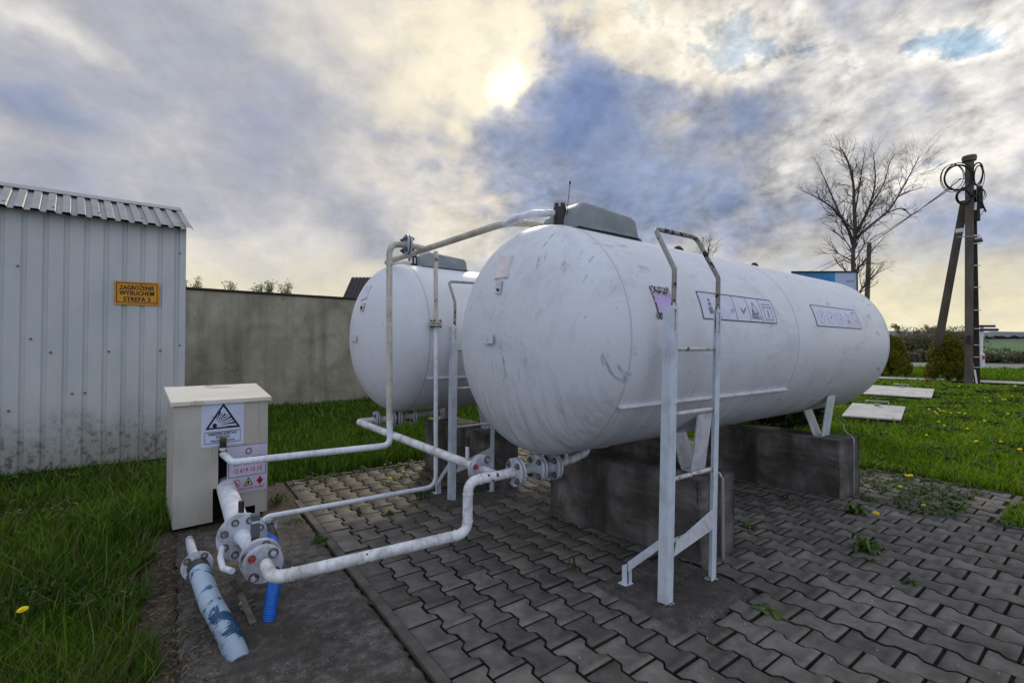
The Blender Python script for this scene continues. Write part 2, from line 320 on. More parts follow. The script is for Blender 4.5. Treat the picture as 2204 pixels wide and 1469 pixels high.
def m_shed():
    m, nt, b, o = newmat('shed_sheet')
    col = RAMP(nt, NOISE(nt, MAPV(nt, o, (1, 1, .35)), 2.2, 5, .6), [(.35, (.44, .465, .475)), (.65, (.54, .56, .565))])
    sep = nt.nodes.new('ShaderNodeSeparateXYZ'); nt.links.new(o, sep.inputs[0])
    # mud and algae splashed up from the grass
    h = MR(nt, MATH(nt, 'SUBTRACT', sep.outputs[2], MATH(nt, 'MULTIPLY', NOISE(nt, MAPV(nt, o, (2.2, 1, .8)), 1.5, 5, .6), .95)), -.30, .42, 1, 0, True)
    col = MIX(nt, MATH(nt, 'MULTIPLY', h, .8), col, (.27, .26, .215))
    sp = MR(nt, NOISE(nt, MAPV(nt, o, (1, 1, .8)), 17, 6, .7), .50, .62)
    col = MIX(nt, MATH(nt, 'MULTIPLY', MATH(nt, 'MULTIPLY', h, sp), .75), col, (.055, .052, .045))
    nt.links.new(col, b.inputs['Base Color']); b.inputs['Roughness'].default_value = .45
    bump(nt, b, NOISE(nt, o, 6, 3), .08, .01); MATS['shed'] = m
m_shed()
def m_cab():
    m, nt, b, o = newmat('cabinet_paint')
    col = RAMP(nt, NOISE(nt, MAPV(nt, o, (1, 1, .6)), 3.5, 6, .6), [(.35, (.44, .41, .35)), (.65, (.53, .50, .44))])
    st = MR(nt, NOISE(nt, MAPV(nt, o, (9, 9, .6)), 1.8, 5, .6), .58, .72, 0, .5); col = MIX(nt, st, col, (.22, .19, .14))
    rs = MR(nt, NOISE(nt, o, 11, 5, .6), .68, .72, 0, .8); col = MIX(nt, rs, col, (.16, .09, .04))
    nt.links.new(col, b.inputs['Base Color']); b.inputs['Roughness'].default_value = .5; MATS['cabinet'] = m
    m, nt, b, o = newmat('lid_paint')
    col = RAMP(nt, NOISE(nt, o, 2.4, 4, .5), [(.4, (.74, .70, .62)), (.62, (.66, .60, .50))])
    st = MR(nt, NOISE(nt, MAPV(nt, o, (2.2, 3.5, 1), (.55, .2, 0)), 1.1, 6, .65, .5), .56, .68, 0, .85); col = MIX(nt, st, col, (.17, .115, .06))
    nt.links.new(col, b.inputs['Base Color']); b.inputs['Roughness'].default_value = .45; MATS['lid'] = m
m_cab()
def m_hose(name, base, flake, amount):
    m, nt, b, o = newmat(name)
    r = MR(nt, NOISE(nt, MAPV(nt, o, (1.2, 1.2, 1)), 7.5, 5, .65, .4), amount, amount + .04)
    col = MIX(nt, r, base, flake); nt.links.new(col, b.inputs['Base Color']); b.inputs['Roughness'].default_value = .38; MATS[name] = m
m_hose('hose_grey', (.42, .52, .62), (.015, .08, .18), .54)
m_hose('hose_blue', (.008, .16, .62), (.01, .10, .45), .6)
def m_leaf(name, a, bcol, c, sc=None, trans=.25, rough=.55):
    """foliage: tone per blade/leaf from an attribute plus slow drift over the ground"""
    m, nt, b, o = newmat(name)
    at = nt.nodes.new('ShaderNodeAttribute'); at.attribute_name = 'tone'
    t = at.outputs['Fac']
    if sc: t = MATH(nt, 'ADD', MATH(nt, 'MULTIPLY', t, .55), MATH(nt, 'MULTIPLY', NOISE(nt, o, sc, 4, .6), .55))
    col = RAMP(nt, t, [(.15, a), (.5, bcol), (.9, c)])
    nt.links.new(col, b.inputs['Base Color']); b.inputs['Roughness'].default_value = rough; b.inputs['Specular IOR Level'].default_value = .25
    tr = nt.nodes.new('ShaderNodeBsdfTranslucent'); nt.links.new(col, tr.inputs[0])
    mx = nt.nodes.new('ShaderNodeMixShader'); mx.inputs[0].default_value = trans
    out = nt.nodes['Material Output']; nt.links.new(b.outputs[0], mx.inputs[1]); nt.links.new(tr.outputs[0], mx.inputs[2]); nt.links.new(mx.outputs[0], out.inputs[0])
    MATS[name] = m
m_leaf('grass', (.016, .042, .004), (.048, .115, .006), (.15, .25, .018), 1.3, .3)
m_leaf('grass_bright', (.030, .075, .004), (.11, .22, .005), (.25, .38, .012), .9, .4)
m_leaf('weed', (.03, .06, .008), (.055, .105, .015), (.10, .16, .03), None)
m_leaf('thuja', (.022, .030, .004), (.13, .13, .010), (.40, .33, .012), 5.5, .3)
m_leaf('thuja_dark', (.010, .014, .005), (.022, .028, .008), (.045, .045, .01), 1.6, .1)
m_leaf('spring_leaf', (.30, .32, .18), (.42, .43, .25), (.55, .54, .34), None, .45)
m_leaf('thicket', (.10, .095, .06), (.16, .15, .095), (.24, .22, .13), None, .35)
m_leaf('young_leaf', (.10, .12, .03), (.17, .19, .05), (.28, .29, .10), None, .35)
m_leaf('dry', (.05, .035, .018), (.11, .08, .045), (.2, .16, .09), None, .1)
m_leaf('far_wood', (.03, .038, .028), (.045, .055, .055), (.07, .08, .08), None, .05)
def m_field():
    m, nt, b, o = newmat('field')
    sep = nt.nodes.new('ShaderNodeSeparateXYZ'); nt.links.new(o, sep.inputs[0])
    dd = VM(nt, 'LENGTH', o, None, 1)
    dd = MATH(nt, 'ADD', dd, MATH(nt, 'MULTIPLY', NOISE(nt, o, .01, 3), 30))
    col = RAMP(nt, MR(nt, dd, 60, 560), [(.0, (.05, .09, .015)), (.10, (.055, .115, .02)), (.2, (.028, .12, .018)), (.36, (.03, .13, .02)), (.40, (.09, .11, .05)), (.47, (.03, .12, .02)), (.75, (.035, .12, .02)), (.8, (.06, .09, .05)), (1, (.04, .06, .04))])
    nt.links.new(col, b.inputs['Base Color']); b.inputs['Roughness'].default_value = .95; MATS['field'] = m
m_field()
def m_hill():
    m, nt, b, o = newmat('far_hill')
    col = RAMP(nt, NOISE(nt, MAPV(nt, o, (.004, .004, .03)), 1., 6, .65), [(.36, (.045, .062, .095)), (.5, (.075, .095, .13)), (.62, (.11, .125, .155)), (.7, (.07, .085, .12))])  # distance haze put into the blue-grey base colour
    nt.links.new(col, b.inputs['Base Color']); b.inputs['Roughness'].default_value = 1; MATS['hill'] = m
m_hill()
M = MATS

# ------------------------------------------------------------------ mesh helpers
def tag(o, label=None, cat=None, group=None, kind=None):
    for k, v in (('label', label), ('category', cat), ('group', group), ('kind', kind)):
        if v: o[k] = v
    return o
def thing(name, loc, label, cat, group=None):
    o = bpy.data.objects.new(name, None); COL.objects.link(o); o.location = loc; o.empty_display_size = .1
    bpy.context.view_layer.update() if False else None
    return tag(o, label, cat, group)
def wloc(o):
    v = Vector((0, 0, 0))
    while o: v += Vector(o.location); o = o.parent
    return v
class MB:
    def __init__(s): s.v = []; s.f = []; s.sm = []; s.tone = None
    def add(s, vs, fs, smooth=False):
        k = len(s.v); s.v += [Vector(x) for x in vs]; s.f += [tuple(i + k for i in f) for f in fs]; s.sm += [smooth] * len(fs); return s
    def box(s, c, size, R=None, bev=0.):
        hx, hy, hz = (x / 2 for x in size); c = Vector(c); R = R or Matrix.Identity(3)
        if bev <= 0:
            vs = [(x, y, z) for x in (-hx, hx) for y in (-hy, hy) for z in (-hz, hz)]
            fs = [(0, 1, 3, 2), (4, 6, 7, 5), (0, 4, 5, 1), (2, 3, 7, 6), (0, 2, 6, 4), (1, 5, 7, 3)]
            return s.add([c + R @ Vector(v) for v in vs], fs)
        bm = bmesh.new(); bmesh.ops.create_cube(bm, size=1)
        for v in bm.verts: v.co = Vector((v.co.x * 2 * hx, v.co.y * 2 * hy, v.co.z * 2 * hz))
        bmesh.ops.bevel(bm, geom=bm.edges[:], offset=bev, segments=2, profile=.5, affect='EDGES')
        bm.verts.index_update(); s.add([c + R @ v.co for v in bm.verts], [tuple(v.index for v in f.verts) for f in bm.faces]); bm.free(); return s
    def tube(s, pts, r, seg=14, caps=True, smooth=True, radii=None):
        pts = [Vector(p) for p in pts]; n = len(pts); rs = radii or [r] * n
        t = [(pts[min(i + 1, n - 1)] - pts[max(i - 1, 0)]).normalized() for i in range(n)]
        a = t[0].orthogonal().normalized(); vs = []; fs = []
        for i in range(n):
            if i: a = (a - t[i] * a.dot(t[i])).normalized()
            b = t[i].cross(a)
            for k in range(seg):
                q = 2 * math.pi * k / seg; vs.append(pts[i] + (a * math.cos(q) + b * math.sin(q)) * rs[i])
        for i in range(n - 1):
            for k in range(seg):
                k2 = (k + 1) % seg; fs.append((i * seg + k, i * seg + k2, (i + 1) * seg + k2, (i + 1) * seg + k))
        s.add(vs, fs, smooth)
        if caps:
            s.add([vs[k] for k in range(seg)], [tuple(reversed(range(seg)))]); s.add([vs[(n - 1) * seg + k] for k in range(seg)], [tuple(range(seg))])
        return s
    def cyl(s, p, q, r, seg=24, r2=None, smooth=True, bev=0.):
        p, q = Vector(p), Vector(q)
        if bev:
            d = (q - p).normalized(); return s.tube([p, p + d * bev, q - d * bev, q], r, seg, True, False if seg < 9 else smooth, radii=[r - bev, r, r, r - bev])
        return s.tube([p, q], r, seg, True, smooth, radii=[r, r2 if r2 is not None else r])
    def poly(s, pts): return s.add(pts, [tuple(range(len(pts)))])
    def prism(s, pts, d):
        d = Vector(d); pts = [Vector(p) for p in pts]; n = len(pts)
        return s.add(pts + [p + d for p in pts], [tuple(reversed(range(n))), tuple(range(n, 2 * n))] + [(i, (i + 1) % n, n + (i + 1) % n, n + i) for i in range(n)])
    def grid(s, rows, smooth=True):
        m = len(rows[0]); vs = [p for r in rows for p in r]
        return s.add(vs, [(i * m + j, i * m + j + 1, (i + 1) * m + j + 1, (i + 1) * m + j) for i in range(len(rows) - 1) for j in range(m - 1)], smooth)
    def build(s, name, m, parent=None, origin=None):
        if parent is not None: o0 = wloc(parent)
        elif origin is not None: o0 = Vector(origin)
        else:
            xs = [v.x for v in s.v]; ys = [v.y for v in s.v]; zs = [v.z for v in s.v]; o0 = Vector(((min(xs) + max(xs)) / 2, (min(ys) + max(ys)) / 2, min(zs)))
        me = bpy.data.meshes.new(name); me.from_pydata([tuple(v - o0) for v in s.v], [], s.f)
        me.polygons.foreach_set('use_smooth', s.sm); me.materials.append(M[m] if isinstance(m, str) else m)
        if s.tone is not None:
            at = me.attributes.new('tone', 'FLOAT', 'POINT'); at.data.foreach_set('value', np.asarray(s.tone, np.float32))
        me.update(); o = bpy.data.objects.new(name, me); COL.objects.link(o)
        if parent is not None: o.parent = parent
        else: o.location = o0
        return o
def npmesh(name, V, faces_flat, counts, mat, tone=None, parent=None, origin=None):
    o0 = np.array(wloc(parent) if parent is not None else (origin if origin is not None else (0, 0, 0)), float)
    me = bpy.data.meshes.new(name); V = np.asarray(V, np.float32) - o0.astype(np.float32)
    me.vertices.add(len(V)); me.vertices.foreach_set('co', V.ravel())
    me.loops.add(len(faces_flat)); me.loops.foreach_set('vertex_index', np.asarray(faces_flat, np.int32))
    me.polygons.add(len(counts)); st = np.concatenate([[0], np.cumsum(counts)[:-1]]).astype(np.int32)
    me.polygons.foreach_set('loop_start', st); me.polygons.foreach_set('loop_total', np.asarray(counts, np.int32))
    if tone is not None:
        at = me.attributes.new('tone', 'FLOAT', 'POINT'); at.data.foreach_set('value', np.asarray(tone, np.float32))
    me.materials.append(M[mat]); me.update(calc_edges=True); me.validate()
    o = bpy.data.objects.new(name, me); COL.objects.link(o)
    if parent is not None: o.parent = parent
    else: o.location = o0
    return o
def fillet(pts, r, n=7):
    pts = [Vector(p) for p in pts]; out = [pts[0]]
    for i in range(1, len(pts) - 1):
        a = (pts[i - 1] - pts[i]); b = (pts[i + 1] - pts[i]); ang = a.angle(b); k = min(r / math.tan(ang / 2), a.length * .48, b.length * .48)
        p0 = pts[i] + a.normalized() * k; p2 = pts[i] + b.normalized() * k
        for j in range(n + 1):
            t = j / n; out.append(p0 * (1 - t) ** 2 + pts[i] * 2 * t * (1 - t) + p2 * t * t)
    out.append(pts[-1]); return out
def text_mesh(s, size, bold=0., align='CENTER'):
    cu = bpy.data.curves.new('t', 'FONT'); cu.body = s; cu.size = size; cu.align_x = align; cu.align_y = 'CENTER'; cu.offset = bold; cu.resolution_u = 3; cu.space_character = 1.08
    o = bpy.data.objects.new('t', cu); COL.objects.link(o); dg = bpy.context.evaluated_depsgraph_get(); dg.update()
    me = bpy.data.meshes.new_from_object(o.evaluated_get(dg)); vs = [v.co.copy() for v in me.vertices]; fs = [tuple(p.vertices) for p in me.polygons]
    bpy.data.objects.remove(o); bpy.data.curves.remove(cu); bpy.data.meshes.remove(me); return vs, fs
def put_text(mb, s, size, org, U, V, nrm, bold=0., width=None, off=.002):
    vs, fs = text_mesh(s, size, bold); w = max(v.x for v in vs) - min(v.x for v in vs); k = (width / w) if width else 1
    mb.add([org + U * (v.x * k) + V * v.y + nrm * off for v in vs], fs)
def struct(o, name=None): o['kind'] = 'structure'; return o

# ------------------------------------------------------------------ the ground
def ground_z(x, y):
    d = x * FW.x + y * FW.y
    t = max(0., d - 78); return t * .028 if d < 600 else 522 * .028 + (d - 600) * .01
def noise1(x): return math.sin(x * 2.1) * .5 + math.sin(x * 5.3 + 1) * .3 + math.sin(x * 11.7 + 2) * .2
mb = MB(); mb.add([(-30, -30, -.03), (70, -30, -.03), (70, 70, -.03), (-30, 70, -.03)], [(0, 1, 2, 3)])
struct(mb.build('ground', 'soil', origin=(0, 0, 0)))
rows = []
for d in [44, 60, 70, 78, 90, 110, 150, 200, 260, 330, 420, 520, 640]:
    row = []
    for k in range(-30, 31):
        s = k / 30 * (d * 1.6); p = Vector((FW.x, FW.y, 0)) * d + Vector((RT.x, RT.y, 0)) * s
        row.append((p.x, p.y, (-.02 if d < 65 else 0.01) + max(0, d - 78) * .028 * (1 + .10 * math.sin(s / 90))))
    rows.append(row)
mb = MB(); mb.grid(rows); struct(mb.build('field', 'field', origin=(0, 0, 0)))
def hill(name, dist, base, prof, seed):
    r = random.Random(seed); ph = [r.uniform(0, 6) for _ in range(5)]; rows = []
    for j in range(9):
        row = []
        for k in range(-70, 71):
            s = k / 70 * dist * 1.5; d = dist * (1 + j * .05)
            px = 1102 + s / dist * F
            h = prof(px) + 1.3 * math.sin(s / dist * 40 + ph[0]) + .8 * math.sin(s / dist * 140 + ph[1]) + .5 * math.sin(s / dist * 330 + ph[2])
            z = base + (h * dist / F + 1.4 - base) * math.sin(math.pi * j / 8) ** .8
            p = Vector((FW.x, FW.y, 0)) * d + Vector((RT.x, RT.y, 0)) * s; row.append((p.x, p.y, z))
        rows.append(row)
    m = MB(); m.grid(rows); return struct(m.build(name, 'hill', origin=(0, 0, base)))
hill('hills', 1900, 10, lambda px: 47 - 3 * math.sin((px - 2100) / 260), 3)
hill('hills', 1200, 10, lambda px: 36 + 4 * math.sin((px - 1900) / 170), 5)

# paving of interlocking concrete pavers
PW, PL, X0, Y0, E_ = .163, .2165, .955, 1.775, 0.0150
def in_pave(x, y):
    if not (X0 - .01 < x < 6.52 and -1.2 < y < 5.36): return False
    if y < .78 and x > 5.30: return False
    return True
def in_box(x, y, bx): return bx[0] < x < bx[1] and bx[2] < y < bx[3]
PADS = [(2.02, 2.74, 1.35, 1.98), (1.93, 2.62, 3.62, 4.22)]
BLOCKS = [  # four corners of each block's foot, height
    ((2.775, 1.75), (3.14, 1.71), (2.98, 3.02), (2.60, 3.03), .545),
    ((5.02, 1.73), (5.42, 1.69), (5.30, 3.05), (4.90, 3.06), .545),
    ((2.50, 3.88), (2.88, 3.86), (2.84, 5.20), (2.46, 5.20), .575),
    ((4.80, 3.50), (5.20, 3.48), (5.14, 4.95), (4.76, 4.96), .575)]
def pave():
    V = []; Fc = []; tone = []
    g = .0070; gy = .0070
    ncol = int((6.52 - X0) / PW) + 1
    for c in range(-0, ncol):
        xc = X0 + (c + .5) * PW
        for k in range(-14, 17):
            y0 = Y0 + (k + (.5 if c % 2 else 0)) * PL; yc = y0 + PL / 2
            if not in_pave(xc, yc): continue
            if any(in_box(xc, yc, (a, b, c_, d)) for a, b, c_, d in PADS): continue
            hx = PW / 2; l4 = PL / 4; tr = .014
            ys = [gy, l4 - tr, l4 + tr, PL - l4 - tr, PL - l4 + tr, PL - gy]; ws = [E_, E_, -E_, -E_, E_, E_]
            first = (c == 0); 
            right = [(hx + w - g, y) for y, w in zip(ys, ws)]
            left = [((-hx + .004) if first else -(hx + w - g), y) for y, w in zip(ys, ws)]
            out = right + left[::-1]
            jx, jy, rot = random.gauss(0, .0012), random.gauss(0, .0015), random.gauss(0, .008)
            z0 = .004 * noise1(xc * .9 + yc * .7) + random.gauss(0, .0013); tx, ty = random.gauss(0, .006), random.gauss(0, .006)
            t = random.random(); b = len(V); n = len(out)
            def P(x, y, z):
                y -= PL / 2; X = xc + jx + x - rot * y; Y = yc + jy + y + rot * x; return (X, Y, z + z0 + tx * x + ty * y)
            for x, y in out: V.append(P(x, y, -.03))
            for x, y in out: V.append(P(x, y, .0015))
            for x, y in out: V.append(P(x * .975 - math.copysign(.001, x), (y - PL / 2) * .972 + PL / 2, .0048))
            for L in (0, 1):
                for i in range(n): Fc.append((b + L * n + i, b + L * n + (i + 1) % n, b + (L + 1) * n + (i + 1) % n, b + (L + 1) * n + i))
            # top as quads between left and right sides (order keeps it non-concave)
            T = b + 2 * n
            for i in range(5): Fc.append((T + i, T + i + 1, T + n - 2 - i, T + n - 1 - i))
            tone += [t] * (3 * n)
    flat = [i for f in Fc for i in f]; cnt = [len(f) for f in Fc]
    o = npmesh('pavement', np.array(V), flat, cnt, 'paver', tone); o['kind'] = 'structure'
    o.data.materials.append(M['joint'])
    side = np.array([(i % 29) < 12 for i in range(len(Fc))], np.int32); o.data.polygons.foreach_set('material_index', side)   # soiled vertical sides
pave()
def joint_sheet():
    nx, ny = 260, 310; X = np.linspace(X0 - .02, 6.55, nx); Y = np.linspace(-1.2, 5.38, ny); R_ = np.random.default_rng(4)
    XX, YY = np.meshgrid(X, Y); Z = -.019 + .004 * np.sin(XX * 3.1 + np.sin(YY * 2.3) * 2) * np.sin(YY * 2.7 + XX) + .003 * R_.standard_normal(XX.shape).clip(-1.5, 1.5) + .006 * np.clip((YY - 4.0) / 1.3, 0, 1) + .006 * np.clip((XX - 5.2) / 1.2, 0, 1)
    V = np.stack([XX, YY, np.minimum(Z, .0)], 2).reshape(-1, 3)
    i, j = np.meshgrid(np.arange(ny - 1), np.arange(nx - 1), indexing='ij'); a = i * nx + j
    cx, cy = X[j] , Y[i]; keep = ~((cx > 5.32) & (cy < .77)); fc = np.stack([a, a + 1, a + nx + 1, a + nx], 2)[keep].reshape(-1)
    o = npmesh('joint_sand', V, fc, np.full(len(fc) // 4, 4), 'joint'); o['kind'] = 'structure'
joint_sheet()
mb = MB()
y = -1.2
while y < 4.3:
    L = .98; mb.box((.925, y + L / 2, .002), (.052, L - .008, .03), None, .005); y += L
struct(mb.build('kerb_strip', 'concrete_edge'))
mb = MB()
for x0, y0, x1, y1 in ((1.0, 5.395, 6.5, 5.395), (6.55, .8, 6.55, 5.4), (5.33, .75, 6.5, .75), (5.33, -1.2, 5.33, .75)):
    L = math.hypot(x1 - x0, y1 - y0); n = max(1, round(L))
    for i in range(n):
        a = (i + .5) / n; cx, cy = x0 + (x1 - x0) * a, y0 + (y1 - y0) * a
        mb.box((cx, cy, -.008), ((abs(x1 - x0) / n - .01) or .05, (abs(y1 - y0) / n - .01) or .05, .04) if True else None, None, .004) if False else mb.box((cx, cy, -.008), (max(abs(x1 - x0) / n - .01, .05), max(abs(y1 - y0) / n - .01, .05), .04), None, .004)
struct(mb.build('paving_edge', 'concrete_edge'))
def rough_sheet(name, x0, x1, y0, y1, z, m, step=.03, amp=.006, edge=.03, seed=0):
    nx, ny = max(2, int((x1 - x0) / step)), max(2, int((y1 - y0) / step)); rows = []
    for j in range(ny + 1):
        row = []
        for i in range(nx + 1):
            x = x0 + (x1 - x0) * i / nx; yy = y0 + (y1 - y0) * j / ny
            h = amp * (math.sin(x * 17 + seed) * math.sin(yy * 13 + seed) * .5 + math.sin(x * 41 + yy * 37 + seed) * .25 + random.uniform(-.25, .25))
            e = min(i, nx - i, j, ny - j); zz = z + h if e > 0 else z - edge
            if e == 0: x += random.uniform(-.012, .012); yy += random.uniform(-.012, .012)
            row.append((x, yy, zz))
        rows.append(row)
    q = MB(); q.grid(rows); return struct(q.build(name, m, origin=(0, 0, 0)))
rough_sheet('concrete_slab', .02, .895, -1.2, 4.35, .012, 'slab', .035, .008, .03, 1)
rough_sheet('dirt_strip', -.16, .02, -1.2, 4.6, .006, 'dead_edge', .035, .014, .02, 8)
rough_sheet('dirt_patch', .02, .95, 4.33, 5.5, .004, 'dead_edge', .04, .012, .02, 5)
for i, (a, b, c, d) in enumerate(PADS): rough_sheet('concrete_pad', a, b, c, d, .018, 'pad', .03, .006, .03, 3 + i)
mb = MB(); A = [(27.1, -14), (29.2, -14), (29.2, 16), (27.1, 16)]; mb.poly([(x, y_, .03) for x, y_ in A]); struct(mb.build('path', 'path_concrete'))
def road():
    # a road crossing behind the verge, nearly square to the tanks
    a, b = Vector((48, -40, 0)), Vector((46.5, 40, 0)); n = Vector((1, .02, 0))
    def strip(o0, o1, z, m, nm):
        q = MB(); q.poly([a + n * o0 + Vector((0, 0, z)), a + n * o1 + Vector((0, 0, z)), b + n * o1 + Vector((0, 0, z)), b + n * o0 + Vector((0, 0, z))]); struct(q.build(nm, m))
    strip(0, 13, .04, 'asphalt', 'road'); strip(.4, .75, .046, 'line_paint', 'road_marking'); strip(11.8, 12.2, .046, 'line_paint', 'road_marking'); strip(-.5, -.1, .07, 'path_concrete', 'kerb')
road()

# ------------------------------------------------------------------ concrete blocks
BL = ['near concrete block under the ladder end of the front tank', 'dark concrete block under the far end of the front tank',
      'concrete block under the near end of the rear tank', 'concrete block under the far end of the rear tank']
for i, (a, b, c, d, h) in enumerate(BLOCKS):
    bm = bmesh.new(); vs = [bm.verts.new((p[0], p[1], z)) for z in (-.05, h) for p in (a, b, c, d)]
    for f in ((3, 2, 1, 0), (4, 5, 6, 7), (0, 1, 5, 4), (1, 2, 6, 5), (2, 3, 7, 6), (3, 0, 4, 7)): bm.faces.new([vs[k] for k in f])
    bmesh.ops.bevel(bm, geom=bm.edges[:], offset=.016, segments=2, profile=.6, affect='EDGES')
    bmesh.ops.subdivide_edges(bm, edges=bm.edges[:], cuts=5, use_grid_fill=True)
    for v in bm.verts:
        if v.co.z > .02: v.co += Vector((random.gauss(0, .0034), random.gauss(0, .0034), random.gauss(0, .003)))
    bm.verts.index_update(); q = MB(); q.add([v.co.copy() for v in bm.verts], [tuple(v.index for v in f.verts) for f in bm.faces]); bm.free()
    tag(q.build('concrete_block', 'block'), BL[i], 'block', 'concrete blocks under the tanks')

# ------------------------------------------------------------------ bolts, flanges, pipes
def frame(n):
    n = Vector(n).normalized(); a = n.cross(Vector((0, 0, 1)))
    if a.length < .1: a = n.cross(Vector((1, 0, 0)))
    a.normalize(); return n, a, a.cross(n)
def hexbolt(c, n, r, h, parent, m='bolt', nut=True):
    n, a, b = frame(n); q = MB(); c = Vector(c)
    q.cyl(c, c + n * h * .25, r * 1.6, 16)
    rot = random.uniform(0, 1); pts = [c + n * h * .25 + (a * math.cos(math.pi * k / 3 + rot) + b * math.sin(math.pi * k / 3 + rot)) * r for k in range(6)]
    q.prism(pts, n * h * .75)
    if nut: q.cyl(c + n * h, c + n * h * 1.5, r * .5, 10)
    o = q.build('bolt', m, parent); o.data.materials.append(M['grime']); o.data.polygons.foreach_set('material_index', [1 if i < 18 else 0 for i in range(len(o.data.polygons))]); return o
def flange(root, c, n, R, th=.02, nb=4, gap=.006, m='flange_paint', rb=.011, bolts='bolt', rot=.785, both=True, red=None, raised=True):
    """a pair of bolted discs; n points to the side the bolt heads show on"""
    n, a, b = frame(n); c = Vector(c); q = MB()
    q.cyl(c + n * gap / 2, c + n * (gap / 2 + th), R, 40, bev=.002); q.cyl(c - n * gap / 2, c - n * (gap / 2 + th), R, 40, bev=.002)
    q.cyl(c - n * gap / 2, c + n * gap / 2, R * .8, 32)
    fl = q.build('flange', m, root)
    gk = MB(); gk.cyl(c - n * gap * .48, c + n * gap * .48, R * .86, 32); gk.build('gasket', 'black_rubber', fl)
    for k in range(nb):
        t = rot + 2 * math.pi * k / nb; p = c + (a * math.cos(t) + b * math.sin(t)) * R * .74
        hexbolt(p + n * (gap / 2 + th), n, rb * (.8 if red == k else 1.08), rb * 1.4, fl, 'bolt_red' if red == k else bolts)
        if both: hexbolt(p - n * (gap / 2 + th), -n, rb, rb * 1.2, fl, bolts)
    return fl
def weld(q, p, d, r): 
    d = Vector(d).normalized(); q.tube([Vector(p) - d * .007, Vector(p), Vector(p) + d * .007], r, 18, radii=[r, r + .0045, r])

TY1 = 2.404; TZ1 = 1.469; TR = .756; TA0, TA1, HD = 1.9967, 6.187, .4417
TY2 = 4.589; TZ2 = 1.530; TB0 = 1.868

# front liquid line: hub -> run along the paving -> riser -> flanges -> tank outlet
pA = thing('liquid_pipe', (1.0, TY1, 0), 'thick white pipe running low over the paving to the bottom of the front tank', 'pipe')
e0 = Vector((.375, 2.60, .338)); hub_e = Vector((.375, TY1, .345)); lowc = PY(1006, 1147, TY1); lowc = Vector((1.415, TY1, .315)); upc = Vector((1.42, TY1, .618))
f1 = Vector((1.775, TY1, .620)); f2 = Vector((1.95, TY1, .622)); f3 = Vector((2.085, TY1, .612))
q = MB(); q.tube(fillet([e0, hub_e, lowc, upc, f1], .075, 9), .030, 20)
for p, d in ((Vector((.46, TY1, .343)), (1, 0, 0)), (Vector((1.335, TY1, .317)), (1, 0, 0)), (Vector((1.416, TY1, .385)), (0, 0, 1)), (Vector((1.419, TY1, .545)), (0, 0, 1)), (Vector((1.50, TY1, .618)), (1, 0, 0))): weld(q, p, d, .030)
q.build('pipe_run', 'pipe_paint', pA)
for f in (f1, f2, f3):
    flange(pA, f, (-1, 0, 0), .090, .017, 4, .008, bolts='bolt_dark', rb=.012)
q = MB(); q.tube([f1, f1 + Vector((.06, 0, 0)), f2 - Vector((.06, 0, 0)), f2], .05, 20, radii=[.05, .028, .028, .05]); q.tube([f2, f2 + Vector((.05, 0, 0)), f3 - Vector((.05, 0, 0)), f3], .05, 20, radii=[.055, .042, .042, .055]); q.build('valve_body', 'flange_paint', pA)
q = MB(); q.tube(fillet([f3, Vector((2.28, TY1, .635)), Vector((2.40, TY1, .66)), Vector((2.43, TY1, .74))], .06, 8), .027, 18)
q.cyl((2.21, TY1, .63), (2.21, TY1, .70), .015, 12); q.build('outlet_pipe', 'pipe_paint', pA)

# hub between cabinet and the line
hubX = .345
pB = thing('inlet_pipe', (hubX, 3.2, 0), 'fat white pipe stub with a big round bolted flange in front of the cabinet', 'pipe')
g1 = Vector((.336, 3.225, .285)); g2 = Vector((.368, 2.675, .330))
q = MB(); q.tube([Vector((.345, 4.56, .285)), Vector((.340, 3.75, .285)), g1 + Vector((0, .02, 0))], .066, 28); q.build('pipe_run', 'pipe_clean', pB)
flange(pB, g1, (-.03, -1, .05), .134, .016, 8, .012, 'flange_paint', .012, rot=.39)
q = MB(); q.tube([g1, g1 + (g2 - g1) * .12, g2], .04, 22, radii=[.052, .040, .040]); q.build('pipe_neck', 'pipe_clean', pB)
flange(pB, g2 + Vector((0, .045, 0)), (-.05, -1, 0), .098, .014, 4, .004, 'flange_paint', .012, rot=.3, both=False)
flange(pB, g2 - Vector((0, .035, 0)), (-.05, -1, 0), .091, .018, 4, .004, 'flange_paint', .014, rot=.70, red=0)
q = MB(); q.cyl((hubX + .012, 3.5, .34), (hubX + .012, 3.5, .42), .017, 14); q.build('black_cap', 'black_rubber', pB)
vb = PY(549, 1172, 2.86); vt = PY(543, 1124, 2.86)
q = MB(); q.cyl(vb, vb + Vector((0, 0, .04)), .020, 16); q.cyl(vb + Vector((.012, 0, .02)), vb + Vector((.045, 0, .02)), .014, 8); q.build('brass_fitting', 'brass', pB)
q = MB(); q.cyl(vb - Vector((0, 0, .05)), vb, .028, 16); q.build('valve_seat', 'black_rubber', pB)
q = MB(); q.box(vb + Vector((0, 0, .085)), (.042, .042, .075), None, .005); q.box(vb + Vector((0, 0, .150)), (.044, .044, .035), None, .005); q.build('solenoid', 'grey_plastic', pB)
q = MB(); q.box(vb + Vector((0, 0, .127)), (.038, .038, .014), None, .003); q.build('solenoid_ring', 'lamp_white', pB)
q = MB(); q.tube(fillet([PY(478, 1178, 3.2), PY(474, 1200, 3.0), PY(480, 1222, 2.85), PY(500, 1228, 2.75)], .05), .015, 12); q.build('bypass_pipe', 'pipe_clean', pB)
